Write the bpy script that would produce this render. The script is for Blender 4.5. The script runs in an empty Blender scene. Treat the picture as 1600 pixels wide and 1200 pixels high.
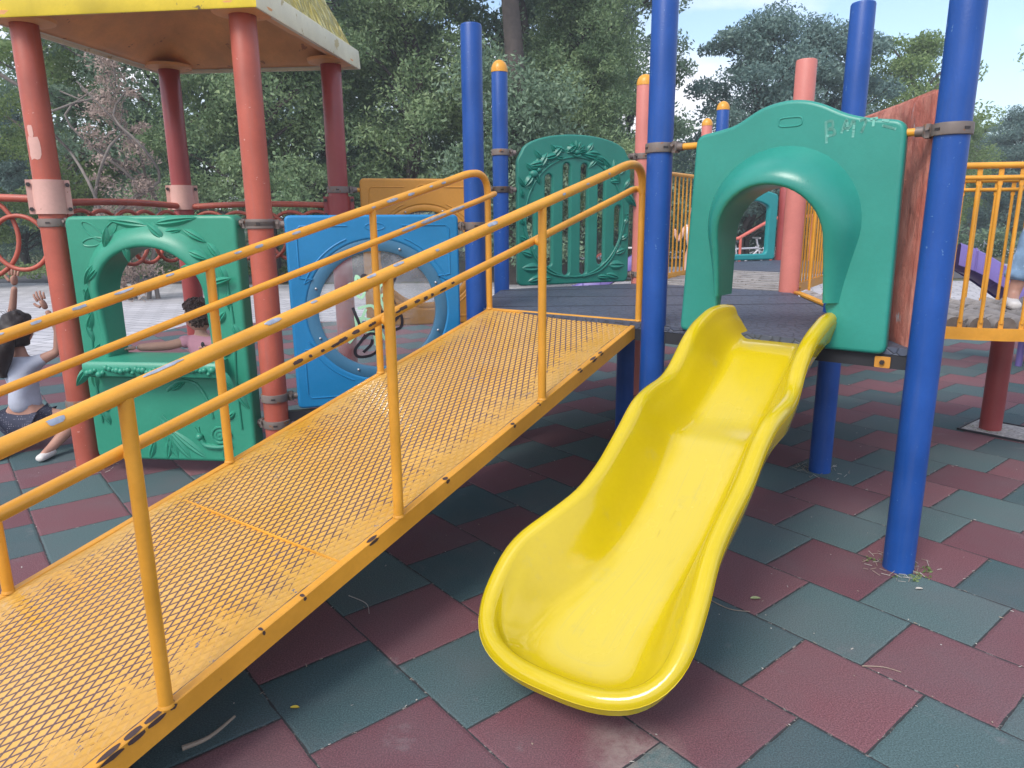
import bpy, math, random
import numpy as np
from mathutils import Vector, Matrix, noise as mnoise
PI = math.pi
R_ = math.radians
rnd = random.Random(7)

# ------------------------------------------------------------------ camera, world, sun, exposure
sc = bpy.context.scene
COL = sc.collection
CAMH, TILT, ROLL, FPX = 1.468, 0.2272, -0.0079, 1112.0
cam_d = bpy.data.cameras.new("camera")
cam = bpy.data.objects.new("camera", cam_d)
COL.objects.link(cam)
sc.camera = cam
cam_d.sensor_width = 36.0
cam_d.lens = FPX / 1600.0 * 36.0
cam_d.clip_start = 0.05
cam_d.clip_end = 1000
_R = Vector((1, 0, 0)); _D = Vector((0, -math.sin(TILT), -math.cos(TILT))); _F = Vector((0, math.cos(TILT), -math.sin(TILT)))
_cx = math.cos(ROLL) * _R - math.sin(ROLL) * _D
_cy = math.sin(ROLL) * _R + math.cos(ROLL) * _D
m3 = Matrix((_cx, -_cy, -_F)).transposed()
cam.matrix_world = Matrix.Translation((0, 0, CAMH)) @ m3.to_4x4()

SUN_EL, SUN_AZ = R_(48), R_(215)      # direction towards the sun, azimuth from +Y clockwise
world = bpy.data.worlds.new("World")
sc.world = world
world.use_nodes = True
wn = world.node_tree; wn.nodes.clear()
def N(nt, t, **kw):
    n = nt.nodes.new(t)
    for k, v in kw.items(): setattr(n, k, v)
    return n
out = N(wn, "ShaderNodeOutputWorld")
sky = N(wn, "ShaderNodeTexSky", sky_type='NISHITA', sun_disc=False, sun_elevation=SUN_EL, sun_rotation=SUN_AZ)
sky.air_density = 1.0; sky.dust_density = 1.6
b1 = N(wn, "ShaderNodeBackground"); b1.inputs[1].default_value = 0.14
b2 = N(wn, "ShaderNodeBackground"); b2.inputs[0].default_value = (0.88, 0.88, 0.93, 1); b2.inputs[1].default_value = 0.84
mx = N(wn, "ShaderNodeMixShader")
tc = N(wn, "ShaderNodeTexCoord")
mp = N(wn, "ShaderNodeMapping"); mp.inputs['Scale'].default_value = (1.0, 1.0, 2.4); mp.inputs['Location'].default_value = (0.9, 2.2, 0.5)
nz = N(wn, "ShaderNodeTexNoise"); nz.inputs['Scale'].default_value = 2.6; nz.inputs['Detail'].default_value = 6; nz.inputs['Roughness'].default_value = 0.5
cr = N(wn, "ShaderNodeValToRGB"); cr.color_ramp.elements[0].position = 0.43; cr.color_ramp.elements[1].position = 0.60
L = wn.links.new
L(tc.outputs['Generated'], mp.inputs[0]); L(mp.outputs[0], nz.inputs['Vector']); L(nz.outputs['Fac'], cr.inputs[0])
L(sky.outputs[0], b1.inputs[0]); L(cr.outputs[0], mx.inputs[0]); L(b1.outputs[0], mx.inputs[1]); L(b2.outputs[0], mx.inputs[2]); L(mx.outputs[0], out.inputs[0])

sun_d = bpy.data.lights.new("sun", 'SUN'); sun_d.energy = 1.5; sun_d.angle = R_(22); sun_d.color = (1.0, 0.95, 0.87)
sun = bpy.data.objects.new("sun", sun_d); COL.objects.link(sun)
sv = Vector((math.sin(SUN_AZ) * math.cos(SUN_EL), math.cos(SUN_AZ) * math.cos(SUN_EL), math.sin(SUN_EL)))
sun.rotation_euler = sv.to_track_quat('Z', 'Y').to_euler()
sc.view_settings.view_transform = 'Standard'; sc.view_settings.look = 'None'
sc.view_settings.exposure = 0.95; sc.view_settings.gamma = 1.0
sc.view_settings.use_curve_mapping = False
sc.cycles.max_bounces = 8; sc.cycles.transparent_max_bounces = 12

# ------------------------------------------------------------------ materials
def new_mat(name):
    m = bpy.data.materials.new(name); m.use_nodes = True
    nt = m.node_tree
    return m, nt, nt.nodes['Principled BSDF']
def ramp(nt, fac, p0, p1, c0=(0, 0, 0, 1), c1=(1, 1, 1, 1)):
    r = N(nt, "ShaderNodeValToRGB")
    r.color_ramp.elements[0].position = p0; r.color_ramp.elements[1].position = p1
    r.color_ramp.elements[0].color = c0; r.color_ramp.elements[1].color = c1
    nt.links.new(fac, r.inputs[0]); return r.outputs[0]
def noise_n(nt, scale, detail=4, rough=0.55, coord='Object', stretch=None, off=(0, 0, 0)):
    tc = N(nt, "ShaderNodeTexCoord"); n = N(nt, "ShaderNodeTexNoise")
    n.inputs['Scale'].default_value = scale; n.inputs['Detail'].default_value = detail; n.inputs['Roughness'].default_value = rough
    mp = N(nt, "ShaderNodeMapping"); mp.inputs['Location'].default_value = off
    if stretch: mp.inputs['Scale'].default_value = stretch
    nt.links.new(tc.outputs[coord], mp.inputs[0]); nt.links.new(mp.outputs[0], n.inputs['Vector'])
    return n.outputs['Fac']
def mixc(nt, fac, a, b, blend='MIX'):
    m = N(nt, "ShaderNodeMix", data_type='RGBA', blend_type=blend)
    for i, x in ((0, fac), (6, a), (7, b)):
        if isinstance(x, (int, float)): m.inputs[i].default_value = x
        elif isinstance(x, tuple): m.inputs[i].default_value = x if len(x) == 4 else (*x, 1)
        else: nt.links.new(x, m.inputs[i])
    return m.outputs[2]
def mth(nt, op, a, b=None, c=None):
    m = N(nt, "ShaderNodeMath", operation=op)
    for i, x in enumerate((a, b, c)):
        if x is None: continue
        if isinstance(x, (int, float)): m.inputs[i].default_value = x
        else: nt.links.new(x, m.inputs[i])
    return m.outputs[0]
def bump(nt, bs, h, strength=0.3, dist=0.01):
    b = N(nt, "ShaderNodeBump"); b.inputs['Strength'].default_value = strength; b.inputs['Distance'].default_value = dist
    nt.links.new(h, b.inputs['Height']); nt.links.new(b.outputs[0], bs.inputs['Normal'])
def paint(name, col, rough=0.35, var=0.12, wear=None, wear_scale=25, wear_t=0.7, spec=0.5, fine=0.05, bmp=0.06, metallic=0.0, vs=3.0, streak=0.0):
    """weathered paint or plastic: broad tone variation, fine mottling, uneven gloss, worn spots"""
    m, nt, bs = new_mat(name)
    n1 = noise_n(nt, vs, 5); n2 = noise_n(nt, 60, 3)
    c = mixc(nt, ramp(nt, n1, 0.3, 0.72), tuple(x * (1 - var) for x in col), tuple(min(1, x * (1 + var) + 0.02 * var) for x in col))
    c = mixc(nt, ramp(nt, n2, 0.35, 0.7, (0, 0, 0, 1), (fine * 4,) * 3 + (1,)), c, tuple(x * 0.75 for x in col))
    if streak:
        n5 = noise_n(nt, 30, 5, 0.65, stretch=(1, 1, 0.07), off=(7, 2, 0)); c = mixc(nt, ramp(nt, n5, 0.5, 0.75, (0, 0, 0, 1), (streak,) * 3 + (1,)), c, tuple(x * .6 + .06 for x in col))
    if wear:
        n3 = noise_n(nt, wear_scale, 5, 0.6, off=(3, 5, 1))
        w = ramp(nt, n3, wear_t, wear_t + 0.02)
        c = mixc(nt, w, c, wear)
    nt.links.new(c, bs.inputs['Base Color'])
    rr = ramp(nt, n1, 0.3, 0.7, (rough * 0.8,) * 3 + (1,), (min(1, rough * 1.35),) * 3 + (1,))
    nt.links.new(rr, bs.inputs['Roughness'])
    bs.inputs['Specular IOR Level'].default_value = spec; bs.inputs['Metallic'].default_value = metallic
    if bmp:
        n4 = noise_n(nt, 140, 3); bump(nt, bs, n4, bmp, 0.004)
    return m
def slide_mat():
    m = paint('slide_yellow_plastic', (0.53, 0.405, 0.004), 0.13, 0.07, None, bmp=0.03, vs=2.2, fine=0.03, spec=0.7); nt = m.node_tree; bs = nt.nodes['Principled BSDF']
    col = bs.inputs['Base Color'].links[0].from_socket; rg_ = bs.inputs['Roughness'].links[0].from_socket
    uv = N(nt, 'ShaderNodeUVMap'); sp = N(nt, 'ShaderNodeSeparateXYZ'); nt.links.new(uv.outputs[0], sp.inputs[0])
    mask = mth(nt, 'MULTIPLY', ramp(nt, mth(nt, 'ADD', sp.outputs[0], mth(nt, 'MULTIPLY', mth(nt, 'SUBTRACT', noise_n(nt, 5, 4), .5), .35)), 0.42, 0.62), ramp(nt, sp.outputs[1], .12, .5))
    c = mixc(nt, mth(nt, 'MULTIPLY', mask, .6), col, (0.55, 0.45, 0.06))  # paler floor track: sky sheen put into the colour, along with sun-faded wear
    sm = ramp(nt, noise_n(nt, 9, 6, .7, off=(3, 3, 3)), .60, .78, (0, 0, 0, 1), (.45,) * 3 + (1,)); c = mixc(nt, sm, c, (0.36, 0.33, 0.10))
    fine = ramp(nt, noise_n(nt, 45, 5, .75, off=(1, 8, 3)), .66, .72, (0, 0, 0, 1), (.35,) * 3 + (1,)); c = mixc(nt, mth(nt, 'MULTIPLY', fine, mask), c, (0.40, 0.33, 0.08))
    cb = N(nt, 'ShaderNodeCombineXYZ'); nt.links.new(mth(nt, 'MULTIPLY', sp.outputs[0], 30.0), cb.inputs[0]); nt.links.new(mth(nt, 'MULTIPLY', sp.outputs[1], 1.6), cb.inputs[1])
    sn = N(nt, 'ShaderNodeTexNoise'); sn.inputs['Scale'].default_value = 1.6; sn.inputs['Detail'].default_value = 6; sn.inputs['Roughness'].default_value = .65; nt.links.new(cb.outputs[0], sn.inputs['Vector'])
    c = mixc(nt, mth(nt, 'MULTIPLY', ramp(nt, sn.outputs['Fac'], .52, .72, (0, 0, 0, 1), (.5,) * 3 + (1,)), mask), c, (0.40, 0.35, 0.10))
    nt.links.new(c, bs.inputs['Base Color'])
    nt.links.new(mth(nt, 'ADD', rg_, mth(nt, 'MULTIPLY', mask, .13)), bs.inputs['Roughness'])
    return m
M = {}
M['blue_post'] = paint('blue_paint', (0.007, 0.066, 0.30), 0.40, 0.2, (0.10, 0.20, 0.42), 42, 0.69, bmp=0.2, streak=.3, spec=0.38)
M['orange_post'] = paint('orange_paint', (0.42, 0.092, 0.058), 0.45, 0.25, (0.55, 0.30, 0.25), 38, 0.69, bmp=0.2, streak=.6)
M['red_post'] = paint('deep_red_paint', (0.30, 0.05, 0.05), 0.38, 0.16, (0.5, 0.3, 0.28), 60, 0.75)
M['pink_post'] = paint('faded_pink_paint', (0.56, 0.18, 0.15), 0.5, 0.14, (0.66, 0.42, 0.38), 40, 0.72)
M['pale_plate'] = paint('pale_pink_plate', (0.62, 0.36, 0.31), 0.5, 0.1, (0.25, 0.1, 0.07), 22, 0.69)
M['rail_yellow'] = paint('rail_yellow_paint', (0.68, 0.31, 0.028), 0.36, 0.15, (0.16, 0.08, 0.04), 38, 0.725, bmp=0.15, vs=5)
M['chip_grey'] = paint('chipped_primer', (0.27, 0.31, 0.39), 0.5, 0.3, vs=40)
M['chip_rust'] = paint('bare_rust', (0.055, 0.03, 0.03), 0.6, 0.3)
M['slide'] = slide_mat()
M['green'] = paint('teal_green_plastic', (0.022, 0.245, 0.195), 0.34, 0.12, None, bmp=0.10, vs=2.0)
M['green2'] = paint('green_plastic', (0.028, 0.255, 0.165), 0.34, 0.12, None, bmp=0.10, vs=2.5)
M['green3'] = paint('dark_teal_plastic', (0.014, 0.175, 0.135), 0.38, 0.12, None, bmp=0.10)
M['blue_panel'] = paint('sky_blue_plastic', (0.010, 0.195, 0.44), 0.38, 0.09, None, bmp=0.08)
M['yellow_panel'] = paint('ochre_plastic', (0.56, 0.25, 0.035), 0.42, 0.10, None, bmp=0.08)
M['far_teal'] = paint('blue_green_plastic', (0.015, 0.26, 0.27), 0.4, 0.1)
M['clamp'] = paint('weathered_clamp_metal', (0.20, 0.165, 0.15), 0.55, 0.3, (0.26, 0.12, 0.06), 30, 0.6, metallic=0.35)
M['dark_steel'] = paint('dark_steel', (0.03, 0.032, 0.04), 0.5, 0.25, metallic=0.2)
M['bolt'] = paint('bolt_metal', (0.06, 0.05, 0.05), 0.45, 0.3, metallic=0.5)
M['chrome'] = paint('bright_bolt', (0.5, 0.5, 0.52), 0.3, 0.1, metallic=0.8)
M['fascia_yellow'] = paint('dirty_yellow_fascia', (0.66, 0.50, 0.03), 0.45, 0.25, (0.18, 0.14, 0.06), 7, 0.62)
M['fascia_white'] = paint('pale_fascia', (0.76, 0.73, 0.54), 0.4, 0.2, (0.5, 0.42, 0.2), 8, 0.62)
M['under'] = paint('brown_roof_underside', (0.80, 0.42, 0.17), 0.55, 0.2, (0.45, 0.2, 0.09), 9, 0.64, vs=4)
M['purple'] = paint('purple_plastic', (0.16, 0.12, 0.36), 0.35, 0.12)
M['log'] = paint('grey_timber', (0.27, 0.255, 0.25), 0.8, 0.35, (0.12, 0.11, 0.10), 20, 0.6, bmp=0.4, vs=9)
M['logend'] = paint('timber_end_grain', (0.14, 0.12, 0.11), 0.8, 0.3, vs=20)
M['skin'] = paint('skin', (0.58, 0.34, 0.26), 0.5, 0.06, bmp=0.03)
M['skin2'] = paint('pale_skin', (0.44, 0.24, 0.18), 0.5, 0.06, bmp=0.03)
M['hair'] = paint('dark_hair', (0.022, 0.015, 0.015), 0.5, 0.4, bmp=0.6, vs=40)
M['hair_brown'] = paint('brown_hair', (0.085, 0.050, 0.042), 0.55, 0.4, bmp=0.6, vs=30)
M['tee'] = paint('pale_blue_cotton', (0.46, 0.50, 0.60), 0.85, 0.10, bmp=0.2, vs=8)
M['pink_tee'] = paint('pink_cotton', (0.60, 0.30, 0.38), 0.85, 0.10, bmp=0.2, vs=8)
M['denim'] = paint('light_denim', (0.20, 0.33, 0.50), 0.85, 0.30, (0.34, 0.46, 0.6), 18, 0.6, bmp=0.3, vs=14)
M['white_cloth'] = paint('white_cloth', (0.7, 0.7, 0.72), 0.8, 0.08)
M['shoe'] = paint('white_shoe', (0.66, 0.64, 0.62), 0.5, 0.1)
M['dark_thing'] = paint('dark_charcoal', (0.03, 0.03, 0.035), 0.6, 0.3)
M['red_fence'] = paint('faded_red_rail', (0.52, 0.12, 0.09), 0.45, 0.2)
M['white_paint'] = paint('white_paint', (0.7, 0.7, 0.7), 0.5, 0.1)
M['bark'] = paint('bark', (0.075, 0.060, 0.055), 0.9, 0.35, vs=8, bmp=0.5)
M['bark_pale'] = paint('pale_bark', (0.17, 0.145, 0.13), 0.9, 0.3, vs=8, bmp=0.5)

# polka dot shorts
m, nt, bs = new_mat('polka_dot_cotton'); M['polka'] = m
vo = N(nt, "ShaderNodeTexVoronoi"); vo.inputs['Scale'].default_value = 70; vo.inputs['Randomness'].default_value = 0.25
tcn = N(nt, "ShaderNodeTexCoord"); nt.links.new(tcn.outputs['Object'], vo.inputs['Vector'])
nt.links.new(mixc(nt, ramp(nt, vo.outputs['Distance'], 0.17, 0.21), (0.26, 0.26, 0.32), (0.035, 0.04, 0.07)), bs.inputs['Base Color']); bs.inputs['Roughness'].default_value = 0.85

# clear acrylic, a little cloudy and scratched
m, nt, bs = new_mat('scratched_acrylic'); M['acrylic'] = m
tr = N(nt, "ShaderNodeBsdfTransparent"); tr.inputs[0].default_value = (0.90, 0.92, 0.93, 1)
ms = N(nt, "ShaderNodeMixShader"); fr = N(nt, "ShaderNodeFresnel"); fr.inputs[0].default_value = 1.45
df = N(nt, "ShaderNodeBsdfDiffuse"); df.inputs[0].default_value = (0.55, 0.56, 0.6, 1)
gl = N(nt, "ShaderNodeBsdfGlossy"); gl.inputs[1].default_value = 0.08
ms2 = N(nt, "ShaderNodeMixShader"); nt.links.new(ramp(nt, noise_n(nt, 7, 5), 0.35, 0.75, (0.06,) * 3 + (1,), (0.34,) * 3 + (1,)), ms2.inputs[0])
nt.links.new(tr.outputs[0], ms2.inputs[1]); nt.links.new(df.outputs[0], ms2.inputs[2])
nt.links.new(fr.outputs[0], ms.inputs[0]); nt.links.new(ms2.outputs[0], ms.inputs[1]); nt.links.new(gl.outputs[0], ms.inputs[2])
nt.links.new(ms.outputs[0], nt.nodes['Material Output'].inputs[0])
def flatmat(name, col, rough=0.7):
    m, nt, bs = new_mat(name); bs.inputs['Base Color'].default_value = (*col, 1); bs.inputs['Roughness'].default_value = rough; return m
M['graf_black'] = flatmat('black_marker', (0.015, 0.012, 0.02), 0.6)
M['graf_green'] = flatmat('mint_marker', (0.35, 0.62, 0.42), 0.7)
M['graf_pale'] = flatmat('pale_chalk', (0.17, 0.46, 0.39), 0.8)
M['bit_white'] = flatmat('pale_litter', (0.42, 0.40, 0.37), 0.8)
M['bit_tan'] = flatmat('dry_twig', (0.30, 0.24, 0.19), 0.9)
M['bit_leaf'] = flatmat('fallen_yellow_leaf', (0.55, 0.42, 0.05), 0.8)
M['bit_green'] = flatmat('fallen_pale_leaf', (0.32, 0.36, 0.18), 0.8)

# rubber tiles: running rows of 0.4 m tiles, red and green in zigzag bands
def tile_mat():
    m, nt, bs = new_mat('rubber_tiles')
    geo = N(nt, "ShaderNodeNewGeometry"); sp = N(nt, "ShaderNodeSeparateXYZ"); nt.links.new(geo.outputs['Position'], sp.inputs[0])
    wob = noise_n(nt, 9, 3, coord='Object')
    X, Y = sp.outputs[0], sp.outputs[1]
    a = -0.8864690990664775; u0 = -2.2515302673885795; v0 = 4.598499065487564
    w1 = mth(nt, 'MULTIPLY', mth(nt, 'SUBTRACT', wob, 0.5), 0.02)
    u = mth(nt, 'ADD', mth(nt, 'SUBTRACT', mth(nt, 'ADD', mth(nt, 'MULTIPLY', X, math.cos(a) / 0.4), mth(nt, 'MULTIPLY', Y, math.sin(a) / 0.4)), u0), w1)
    v = mth(nt, 'ADD', mth(nt, 'SUBTRACT', mth(nt, 'ADD', mth(nt, 'MULTIPLY', X, -math.sin(a) / 0.4), mth(nt, 'MULTIPLY', Y, math.cos(a) / 0.4)), v0), w1)
    j = mth(nt, 'FLOOR', v)
    uu = mth(nt, 'ADD', mth(nt, 'SUBTRACT', u, mth(nt, 'MULTIPLY', j, 0.5)), 0.5)
    k = mth(nt, 'FLOOR', uu)
    par = mth(nt, 'FLOORED_MODULO', k, 2.0)          # 0 red, 1 green
    fu = mth(nt, 'FRACT', uu); fv = mth(nt, 'FRACT', v)
    du = mth(nt, 'MINIMUM', fu, mth(nt, 'SUBTRACT', 1.0, fu)); dv = mth(nt, 'MINIMUM', fv, mth(nt, 'SUBTRACT', 1.0, fv))
    d = mth(nt, 'MINIMUM', du, dv)
    cv = N(nt, "ShaderNodeCombineXYZ"); nt.links.new(k, cv.inputs[0]); nt.links.new(j, cv.inputs[1])
    wn_ = N(nt, "ShaderNodeTexWhiteNoise"); nt.links.new(cv.outputs[0], wn_.inputs['Vector'])
    gr = noise_n(nt, 210, 3, 0.7); blot = noise_n(nt, 2.2, 5)
    red = mixc(nt, wn_.outputs['Value'], (0.135, 0.056, 0.070), (0.215, 0.092, 0.104))
    grn = mixc(nt, wn_.outputs['Value'], (0.052, 0.096, 0.106), (0.094, 0.148, 0.150))
    c = mixc(nt, par, red, grn)
    c = mixc(nt, ramp(nt, gr, 0.40, 0.66), mixc(nt, 1.0, c, (0.62, 0.62, 0.64), 'MULTIPLY'), mixc(nt, 1.0, c, (1.42, 1.42, 1.42), 'MULTIPLY'))
    c = mixc(nt, ramp(nt, blot, 0.42, 0.8, (0, 0, 0, 1), (0.45,) * 3 + (1,)), c, (0.13, 0.115, 0.125))
    # grubby scuffs
    sc1 = noise_n(nt, 5.5, 6, 0.65, off=(11, 3, 0))
    c = mixc(nt, ramp(nt, sc1, 0.63, 0.78, (0, 0, 0, 1), (0.5,) * 3 + (1,)), c, (0.22, 0.20, 0.21))
    # worn pale stain where feet land in front of the slide
    vd = N(nt, "ShaderNodeVectorMath", operation='DISTANCE'); nt.links.new(geo.outputs['Position'], vd.inputs[0]); vd.inputs[1].default_value = (0.33, 1.72, 0)
    st = mth(nt, 'MULTIPLY', ramp(nt, vd.outputs['Value'], 0.0, 0.17, (1, 1, 1, 1), (0, 0, 0, 1)), ramp(nt, noise_n(nt, 9, 5, 0.7), 0.35, 0.6))
    c = mixc(nt, st, c, (0.30, 0.25, 0.23))
    seamw = ramp(nt, noise_n(nt, 14, 4), 0.3, 0.7, (0.004,) * 3 + (1,), (0.013,) * 3 + (1,))
    seam = mth(nt, 'LESS_THAN', d, seamw)
    dust = ramp(nt, noise_n(nt, 34, 4, 0.7, off=(2, 2, 9)), 0.58, 0.64)
    seamc = mixc(nt, dust, (0.035, 0.036, 0.04), (0.22, 0.205, 0.19))
    c = mixc(nt, seam, c, seamc)
    nt.links.new(c, bs.inputs['Base Color'])
    bs.inputs['Roughness'].default_value = 0.82; bs.inputs['Specular IOR Level'].default_value = 0.35
    edge = ramp(nt, d, 0.0, 0.03)
    h = mth(nt, 'ADD', mth(nt, 'MULTIPLY', edge, 1.0), mth(nt, 'MULTIPLY', gr, 0.35))
    bump(nt, bs, h, 0.55, 0.006)
    return m
M['tiles'] = tile_mat()
def paver_mat():
    m, nt, bs = new_mat('grey_pavers')
    tcn = N(nt, "ShaderNodeTexCoord"); mp = N(nt, "ShaderNodeMapping"); mp.inputs['Rotation'].default_value = (0, 0, 0.35)
    nt.links.new(tcn.outputs['Object'], mp.inputs[0])
    br = N(nt, "ShaderNodeTexBrick"); nt.links.new(mp.outputs[0], br.inputs['Vector'])
    br.inputs['Scale'].default_value = 1.0; br.inputs['Brick Width'].default_value = 0.40; br.inputs['Row Height'].default_value = 0.22
    br.inputs['Mortar Size'].default_value = 0.014; br.inputs['Mortar Smooth'].default_value = 0.2
    br.inputs['Color1'].default_value = (0.44, 0.435, 0.47, 1); br.inputs['Color2'].default_value = (0.56, 0.55, 0.58, 1); br.inputs['Mortar'].default_value = (0.20, 0.20, 0.22, 1)
    c = mixc(nt, ramp(nt, noise_n(nt, 0.6, 6), 0.35, 0.7, (0, 0, 0, 1), (0.5,) * 3 + (1,)), br.outputs['Color'], (0.27, 0.26, 0.27))
    nt.links.new(c, bs.inputs['Base Color']); bs.inputs['Roughness'].default_value = 0.85
    bump(nt, bs, br.outputs['Fac'], -0.3, 0.01); return m
M['pavers'] = paver_mat()
def ground_mat():
    m, nt, bs = new_mat('leaf_litter_and_grass')
    c = mixc(nt, ramp(nt, noise_n(nt, 0.35, 5), 0.45, 0.6), (0.06, 0.085, 0.03), (0.13, 0.10, 0.075))
    c = mixc(nt, ramp(nt, noise_n(nt, 12, 5, 0.7), 0.5, 0.75), c, (0.20, 0.13, 0.10))
    nt.links.new(c, bs.inputs['Base Color']); bs.inputs['Roughness'].default_value = 1.0
    bump(nt, bs, noise_n(nt, 15, 5), 0.8, 0.05); return m
M['ground'] = ground_mat()
M['asphalt'] = paint('asphalt', (0.085, 0.085, 0.10), 0.85, 0.2, vs=1.0)
M['concrete'] = paint('pale_concrete', (0.46, 0.46, 0.47), 0.85, 0.15, vs=0.6)
M['gravel'] = paint('white_gravel', (0.42, 0.40, 0.39), 0.9, 0.5, vs=45, bmp=1.0)
def deck_mat():
    m, nt, bs = new_mat('embossed_rubber_deck')
    vo = N(nt, "ShaderNodeTexVoronoi", feature='DISTANCE_TO_EDGE'); vo.inputs['Scale'].default_value = 26
    tcn = N(nt, "ShaderNodeTexCoord"); mp = N(nt, "ShaderNodeMapping"); mp.inputs['Scale'].default_value = (1, 0.5, 1); mp.inputs['Rotation'].default_value = (0, 0, 0.7)
    nt.links.new(tcn.outputs['Object'], mp.inputs[0]); nt.links.new(mp.outputs[0], vo.inputs['Vector'])
    line = ramp(nt, vo.outputs['Distance'], 0.0, 0.09)
    c = mixc(nt, line, (0.035, 0.042, 0.060), (0.060, 0.074, 0.115))
    c = mixc(nt, ramp(nt, noise_n(nt, 5, 5), 0.45, 0.8, (0, 0, 0, 1), (0.5,) * 3 + (1,)), c, (0.11, 0.12, 0.15))
    nt.links.new(c, bs.inputs['Base Color']); bs.inputs['Roughness'].default_value = 0.55
    bump(nt, bs, line, 0.5, 0.006); return m
M['deck'] = deck_mat()
def ramp_plate_mat():
    m, nt, bs = new_mat('worn_expanded_plate')
    uvn = N(nt, "ShaderNodeUVMap"); sp = N(nt, "ShaderNodeSeparateXYZ"); nt.links.new(uvn.outputs[0], sp.inputs[0])
    s, n = sp.outputs[0], sp.outputs[1]
    A = mth(nt, 'MULTIPLY', s, 1 / 0.054); B = mth(nt, 'MULTIPLY', n, 1 / 0.0315)
    fa = mth(nt, 'FRACT', mth(nt, 'ADD', A, B)); fb = mth(nt, 'FRACT', mth(nt, 'SUBTRACT', A, B))
    # rounded lens cells: distance to the lattice lines
    da = mth(nt, 'MINIMUM', fa, mth(nt, 'SUBTRACT', 1.0, fa)); db = mth(nt, 'MINIMUM', fb, mth(nt, 'SUBTRACT', 1.0, fb))
    d = mth(nt, 'MINIMUM', da, db)
    # wear mask in plate coordinates: heaviest down the middle, ragged towards the edges, light next to the seams
    cmb = N(nt, "ShaderNodeCombineXYZ"); nt.links.new(s, cmb.inputs[0]); nt.links.new(n, cmb.inputs[1])
    def uvnoise(scale, st=(1, 1, 1), det=5, ro=0.6):
        mp = N(nt, "ShaderNodeMapping"); mp.inputs['Scale'].default_value = st; nt.links.new(cmb.outputs[0], mp.inputs[0])
        q = N(nt, "ShaderNodeTexNoise"); q.inputs['Scale'].default_value = scale; q.inputs['Detail'].default_value = det; q.inputs['Roughness'].default_value = ro
        nt.links.new(mp.outputs[0], q.inputs['Vector']); return q.outputs['Fac']
    big = uvnoise(2.2, (0.7, 1.2, 1), 3); rows = uvnoise(20, (1.0, 0.12, 1), 3); fine = uvnoise(70, (1, 1, 1), 2)
    mid = mth(nt, 'ABSOLUTE', mth(nt, 'SUBTRACT', n, 0.52))
    w = mth(nt, 'SUBTRACT', 1.04, mth(nt, 'MULTIPLY', mth(nt, 'MULTIPLY', mid, mid), 5.2))
    w = mth(nt, 'ADD', w, mth(nt, 'MULTIPLY', mth(nt, 'SUBTRACT', big, 0.5), 1.7))
    w = mth(nt, 'ADD', w, mth(nt, 'MULTIPLY', mth(nt, 'SUBTRACT', rows, 0.5), 1.5))
    w = mth(nt, 'ADD', w, mth(nt, 'MULTIPLY', mth(nt, 'SUBTRACT', fine, 0.5), 1.2))
    border = mth(nt, 'MINIMUM', mth(nt, 'SUBTRACT', n, 0.045), mth(nt, 'SUBTRACT', 0.945, n))
    w = mth(nt, 'MINIMUM', w, mth(nt, 'MULTIPLY', border, 9.0))
    wm = ramp(nt, w, 0.02, 0.5)
    width = mth(nt, 'MULTIPLY', wm, 0.112)
    dark = mth(nt, 'MULTIPLY', mth(nt, 'LESS_THAN', d, width), mth(nt, 'GREATER_THAN', wm, 0.03))
    tone = mixc(nt, ramp(nt, uvnoise(1.8, (1, 1, 1), 4), 0.35, 0.65), (0.66, 0.345, 0.035), (0.70, 0.42, 0.10))
    tone = mixc(nt, ramp(nt, uvnoise(9, (1, 1, 1), 5), 0.45, 0.8, (0, 0, 0, 1), (0.4,) * 3 + (1,)), tone, (0.58, 0.38, 0.13))
    tone = mixc(nt, mth(nt, 'MULTIPLY', ramp(nt, d, 0.1, 0.4), 0.5), mixc(nt, 1.0, tone, (0.86, 0.82, 0.85), 'MULTIPLY'), tone)
    c = mixc(nt, dark, tone, (0.12, 0.065, 0.058))
    crack = mth(nt, 'LESS_THAN', mth(nt, 'ABSOLUTE', mth(nt, 'SUBTRACT', n, mth(nt, 'ADD', 0.0185, mth(nt, 'MULTIPLY', uvnoise(6, (1, 1, 1), 3), 0.006)))), mth(nt, 'MULTIPLY', ramp(nt, uvnoise(5, (1, 1, 1), 3), .35, .6), 0.0022))
    c = mixc(nt, crack, c, (0.09, 0.045, 0.04))
    spots = ramp(nt, uvnoise(14, (1, 1, 1), 5, 0.7), 0.66, 0.675)
    c = mixc(nt, spots, c, (0.16, 0.15, 0.18))
    nt.links.new(c, bs.inputs['Base Color'])
    nt.links.new(ramp(nt, uvnoise(3.5, (1, 1, 1), 4), 0.35, 0.65, (0.10,) * 3 + (1,), (0.36,) * 3 + (1,)), bs.inputs['Roughness'])
    bump(nt, bs, ramp(nt, d, 0.0, 0.3), 0.35, 0.004)
    return m
M['plate'] = ramp_plate_mat()
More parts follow.
